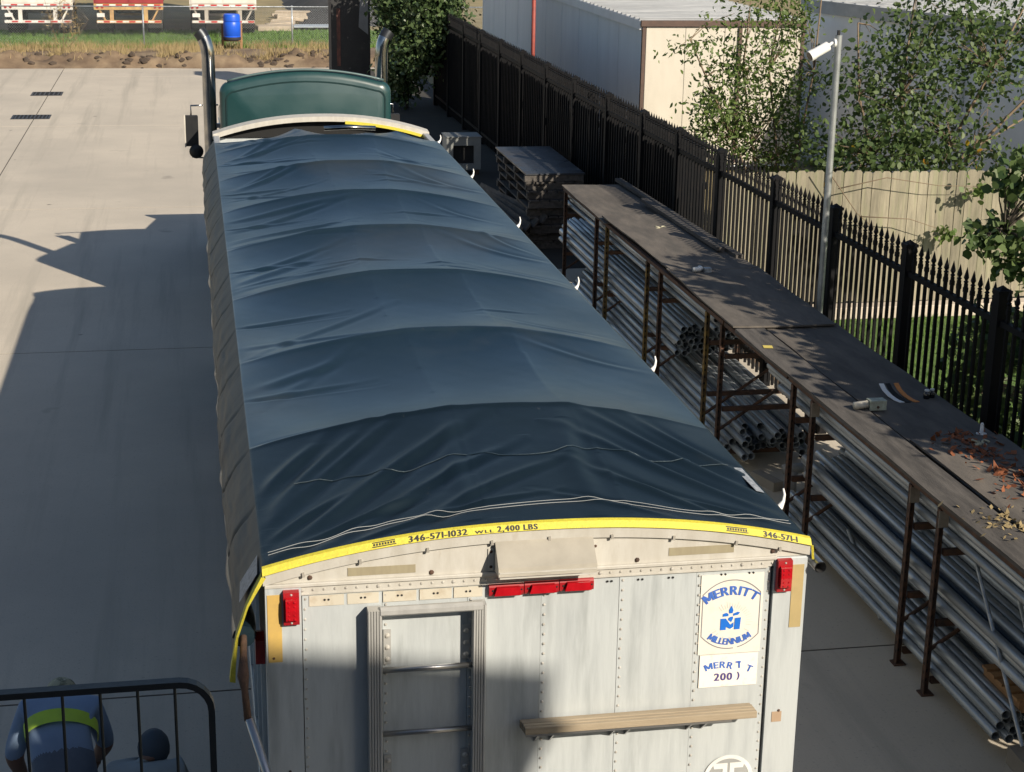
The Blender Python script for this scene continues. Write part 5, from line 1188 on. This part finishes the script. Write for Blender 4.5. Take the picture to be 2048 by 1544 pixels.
for x in (-3.3,): box('end_post', (x-.015, YR-.015, 3.05), (x+.015, YR+.015, zt-.02), blackp, rl)

# ================================================================== people
skinm = M('skin', (.19, .10, .065), .6); camo = M('camouflage_cloth', (.33, .32, .22), .85, col2=(.13, .14, .09), scale=16, lo=.46, hi=.54, col3=(.45, .43, .33), scale3=22, lo3=.55, hi3=.6)
bluesh = M('blue_work_shirt', (.20, .28, .41), .85, col2=(.165, .235, .35), scale=5, bump=.25, bscale=12); jeans = M('faded_jeans', (.12, .15, .20), .9, col2=(.09, .115, .16), scale=7, bump=.25, bscale=14)
greysh = M('light_grey_shirt', (.30, .34, .35), .85, col2=(.26, .29, .30), scale=5, bump=.25, bscale=12); limem = M('lime_reflective_band', (.42, .62, .05), .6, col2=(.36, .54, .05), scale=10); capm = M('dark_blue_cap', (.055, .075, .10), .8); boot = M('boot_leather', (.06, .04, .03), .7); hairm = M('grey_hair', (.2, .19, .17), .9)
def skin_body(name, V, E, rad, root, parent, matfn, mats, sub=4):
    me = bpy.data.meshes.new(name); o0 = ORG[parent.name]
    me.from_pydata([Vector(v)-o0 for v in V], E, []); o = bpy.data.objects.new(name, me); COL.objects.link(o)
    sk = o.modifiers.new('skin', 'SKIN'); sk.use_smooth_shade = True
    for i_, r in enumerate(rad):
        sv = me.skin_vertices[0].data[i_]; sv.radius = r if isinstance(r, tuple) else (r, r); sv.use_root = (i_ == root)
    sb = o.modifiers.new('sub', 'SUBSURF'); sb.levels = sub; sb.render_levels = sub
    dg = bpy.context.evaluated_depsgraph_get(); ev = o.evaluated_get(dg); me2 = bpy.data.meshes.new_from_object(ev)
    o.modifiers.clear(); o.data = me2; me2.name = name; o.parent = parent; ORG[o.name] = o0
    me2.materials.clear()
    for mt in mats: me2.materials.append(mt)
    for p_ in me2.polygons: p_.material_index = matfn(p_.center+o0); p_.use_smooth = True
    return o
def ell(name, c, r, mat, parent, zcut=None, n=18, tilt=None):
    m = MB(); rows_ = 9; vs_ = []; fs = []
    a0 = -90 if zcut is None else zcut
    for q_ in range(rows_+1):
        la = R(a0+(90-a0)*q_/rows_)
        for k in range(n): lo_ = 2*math.pi*k/n; vs_.append(Vector((r[0]*math.cos(la)*math.cos(lo_), r[1]*math.cos(la)*math.sin(lo_), r[2]*math.sin(la))))
    for q_ in range(rows_):
        for k in range(n): fs.append((q_*n+k, q_*n+(k+1) % n, (q_+1)*n+(k+1) % n, (q_+1)*n+k))
    if tilt is not None: vs_ = [Matrix.Rotation(tilt, 3, 'X') @ v for v in vs_]
    m.add([Vector(c)+v for v in vs_], fs); return m.build(name, mat, parent, True)
def hand(c, d, side, parent):
    """palm with five curled fingers, one mesh"""
    m = MB(); c = Vector(c); d = Vector(d).normalized(); s_ = d.cross(Vector((0, 1, 0))).normalized()*side; nrm = d.cross(s_).normalized()
    pal = [c, c+d*.04, c+d*.085]; m.tube(pal, .03, 8, radii=[.026, .038, .034])
    for k in range(4):
        b = c+d*.08+s_*(-.027+.018*k); ln = (.062, .072, .068, .052)[k]
        m.tube([b, b+d*ln*.5+nrm*.008, b+d*ln*.8+nrm*.03, b+d*ln*.75+nrm*.045], .009, 6, radii=[.0095, .009, .008, .006])
    b = c+d*.025+s_*-.033; m.tube([b, b+d*.03-s_*.022+nrm*.01, b+d*.055-s_*.02+nrm*.028], .01, 6, radii=[.012, .010, .007])
    return m.build('hand', skinm, parent, True)
# bending worker
DY = .0
B0 = (-2.43, 2.05, 0); wk = thing('person', B0, 'person in a blue shirt with a lime band bending forward beside the trailer', 'person')
pv = Vector((-2.41, 1.98, .93)); ch = Vector((-2.45, 2.27, 1.14)); nk = Vector((-2.46, 2.44, 1.15))
Vb = [pv, pv.lerp(ch, .5)+Vector((0, -.03, .03)), ch, nk, nk+Vector((0, .07, -.01)),
      pv+Vector((-.10, .0, -.08)), pv+Vector((-.13, .06, -.47)), pv+Vector((-.14, -.03, -.86)), pv+Vector((-.15, .12, -.89)),
      pv+Vector((.10, .0, -.08)), pv+Vector((.14, .08, -.47)), pv+Vector((.15, .0, -.86)), pv+Vector((.16, .15, -.89)),
      ch+Vector((-.19, .03, .02)), ch+Vector((-.285, -.02, -.24)), ch+Vector((-.25, .12, -.46)),
      ch+Vector((.19, .03, .02)), ch+Vector((.255, .06, -.24)), ch+Vector((.18, .24, -.44))]
Eb = [(0, 1), (1, 2), (2, 3), (3, 4), (0, 5), (5, 6), (6, 7), (7, 8), (0, 9), (9, 10), (10, 11), (11, 12), (2, 13), (13, 14), (14, 15), (2, 16), (16, 17), (17, 18)]
rb = [(.185, .135), (.175, .125), (.185, .13), .07, .055, .105, .075, .05, .045, .105, .075, .05, .045, .085, .062, .036, .085, .06, .036]
def mf(c):
    if c.z < .12: return 3
    if abs(c.x-pv.x) < .26 and (c-pv).dot((ch-pv).normalized()) < .075: return 1
    for e, s_ in ((Vb[14], Vb[15]), (Vb[17], Vb[18])):
        d_ = (s_-e); t_ = (c-e).dot(d_)/d_.length_squared
        if t_ > -.05 and (c-(e+d_*max(0, min(1, t_)))).length < .11: return 2
    if (c-Vb[4]).length < .06: return 2
    return 0
skin_body('body', Vb, Eb, rb, 0, wk, mf, [bluesh, jeans, skinm, boot])
hc = nk+Vector((-.0, .13, -.05))
ell('head', hc, (.078, .10, .115), skinm, wk, tilt=R(-40)); ell('hair', hc+Vector((0, -.012, .012)), (.084, .104, .112), hairm, wk, -10, tilt=R(20)); 
cp = ell('cap', hc+Vector((0, .0, .03)), (.098, .118, .10), camo, wk, 0, tilt=R(-22))
m = MB(); m.add([hc+Vector((.075*math.cos(a), .10+.09*math.sin(a), .01-.05*math.sin(a))) for a in [math.pi*k/10 for k in range(11)]]+[hc+Vector((.075*math.cos(a), .09*math.sin(a)*.3+.09, .02)) for a in [math.pi*k/10 for k in range(11)]], [(k, k+1, k+12, k+11) for k in range(10)]); m.build('cap_brim', camo, wk)
for s_ in (-1, 1): ell('ear', hc+Vector((s_*.08, -.005, .0)), (.012, .022, .03), skinm, wk)
m = MB(); m.tube([hc+Vector((0, .095, -.03)), hc+Vector((0, .115, -.055)), hc+Vector((0, .095, -.065))], .012, 6); m.build('nose', skinm, wk, True)
for s_ in (-1, 1): ell('eye', hc+Vector((s_*.03, .088, -.015)), (.012, .01, .010), palewhite, wk)
m = MB(); m.tube([hc+Vector((-.025, .082, -.09)), hc+Vector((0, .088, -.092)), hc+Vector((.025, .082, -.09))], .005, 6); m.build('mouth', M('lip', (.18, .07, .06), .6), wk)
hand(Vb[15], Vb[15]-Vb[14], -1, wk); hand(Vb[18], Vb[18]-Vb[17], 1, wk)
# lime band wrapped round the back
m = MB(); ax = (ch-pv).normalized(); cz_ = pv.lerp(ch, .66)+Vector((0, -.012, .012)); side = Vector((1, 0, 0)); bk = ax.cross(side).normalized()
if bk.y > 0: bk = -bk
vs_ = []; nn = 22
for k in range(nn+1):
    a = math.pi*(-.12+1.24*k/nn)
    for t_, rr in ((-.042, 1.0), (.042, 1.02)):
        vs_.append(cz_+side*(.212*rr*math.cos(a))+bk*(.158*rr*math.sin(a))+ax*(t_+.035*math.sin(a)))
m.add(vs_, [(2*k, 2*k+1, 2*k+3, 2*k+2) for k in range(nn)]); lb = m.build('reflective_band', limem, wk, True)
# crouching helper
wk2 = thing('person', (-1.9, 2.05, 0), 'person in a light grey shirt and dark blue cap crouching beside the bending worker', 'person')
pv = Vector((-1.88, 1.66, .45)); ch = Vector((-1.95, 1.82, .90)); nk = Vector((-1.92, 1.89, .98))
Vc = [pv, pv.lerp(ch, .5)+Vector((0, -.03, .0)), ch, nk, nk+Vector((0, .02, .07)),
      pv+Vector((-.11, .05, -.02)), pv+Vector((-.17, .42, .06)), pv+Vector((-.16, .20, -.42)), pv+Vector((-.17, .36, -.47)),
      pv+Vector((.11, .05, -.02)), pv+Vector((.17, .42, .02)), pv+Vector((.16, .20, -.42)), pv+Vector((.17, .36, -.47)),
      ch+Vector((-.18, .02, .05)), ch+Vector((-.23, .14, -.20)), ch+Vector((-.12, .36, -.30)),
      ch+Vector((.18, .02, .05)), ch+Vector((.23, .14, -.20)), ch+Vector((.12, .36, -.30))]
rb2 = [(.16, .13), (.165, .12), (.18, .125), .07, .055, .10, .075, .05, .045, .10, .075, .05, .045, .085, .06, .036, .085, .06, .036]
def mf2(c):
    if c.z < .13: return 3
    if c.z < .48 or (c.z < .60 and c.y > 1.85): return 1
    for e, s_ in ((Vc[14], Vc[15]), (Vc[17], Vc[18])):
        d_ = (s_-e); t_ = (c-e).dot(d_)/d_.length_squared
        if t_ > -.05 and (c-(e+d_*max(0, min(1, t_)))).length < .10: return 2
    if (c-Vc[4]).length < .07: return 2
    return 0
skin_body('body', Vc, Eb, rb2, 0, wk2, mf2, [greysh, jeans, skinm, boot])
hc = nk+Vector((.02, .08, .045))
ell('head', hc, (.078, .10, .115), skinm, wk2, tilt=R(-10)); ell('cap', hc+Vector((0, -.004, .015)), (.094, .115, .112), capm, wk2, -38)
m = MB(); m.add([hc+Vector((.08*math.cos(a), .10+.09*math.sin(a), .02-.03*math.sin(a))) for a in [math.pi*k/10 for k in range(11)]]+[hc+Vector((.08*math.cos(a), .09*math.sin(a)*.3+.09, .03)) for a in [math.pi*k/10 for k in range(11)]], [(k, k+1, k+12, k+11) for k in range(10)]); m.build('cap_brim', capm, wk2)
for s_ in (-1, 1): ell('ear', hc+Vector((s_*.08, -.005, -.01)), (.012, .022, .03), skinm, wk2); ell('eye', hc+Vector((s_*.03, .09, .0)), (.012, .01, .010), palewhite, wk2)
m = MB(); m.tube([hc+Vector((0, .098, .0)), hc+Vector((0, .12, -.03)), hc+Vector((0, .098, -.04))], .012, 6); m.build('nose', skinm, wk2, True)
m = MB(); m.tube([hc+Vector((-.025, .088, -.065)), hc+Vector((0, .094, -.066)), hc+Vector((.025, .088, -.065))], .005, 6); m.build('mouth', MATS['lip'], wk2)
hand(Vc[15], Vc[15]-Vc[14], -1, wk2); hand(Vc[18], Vc[18]-Vc[17], 1, wk2)
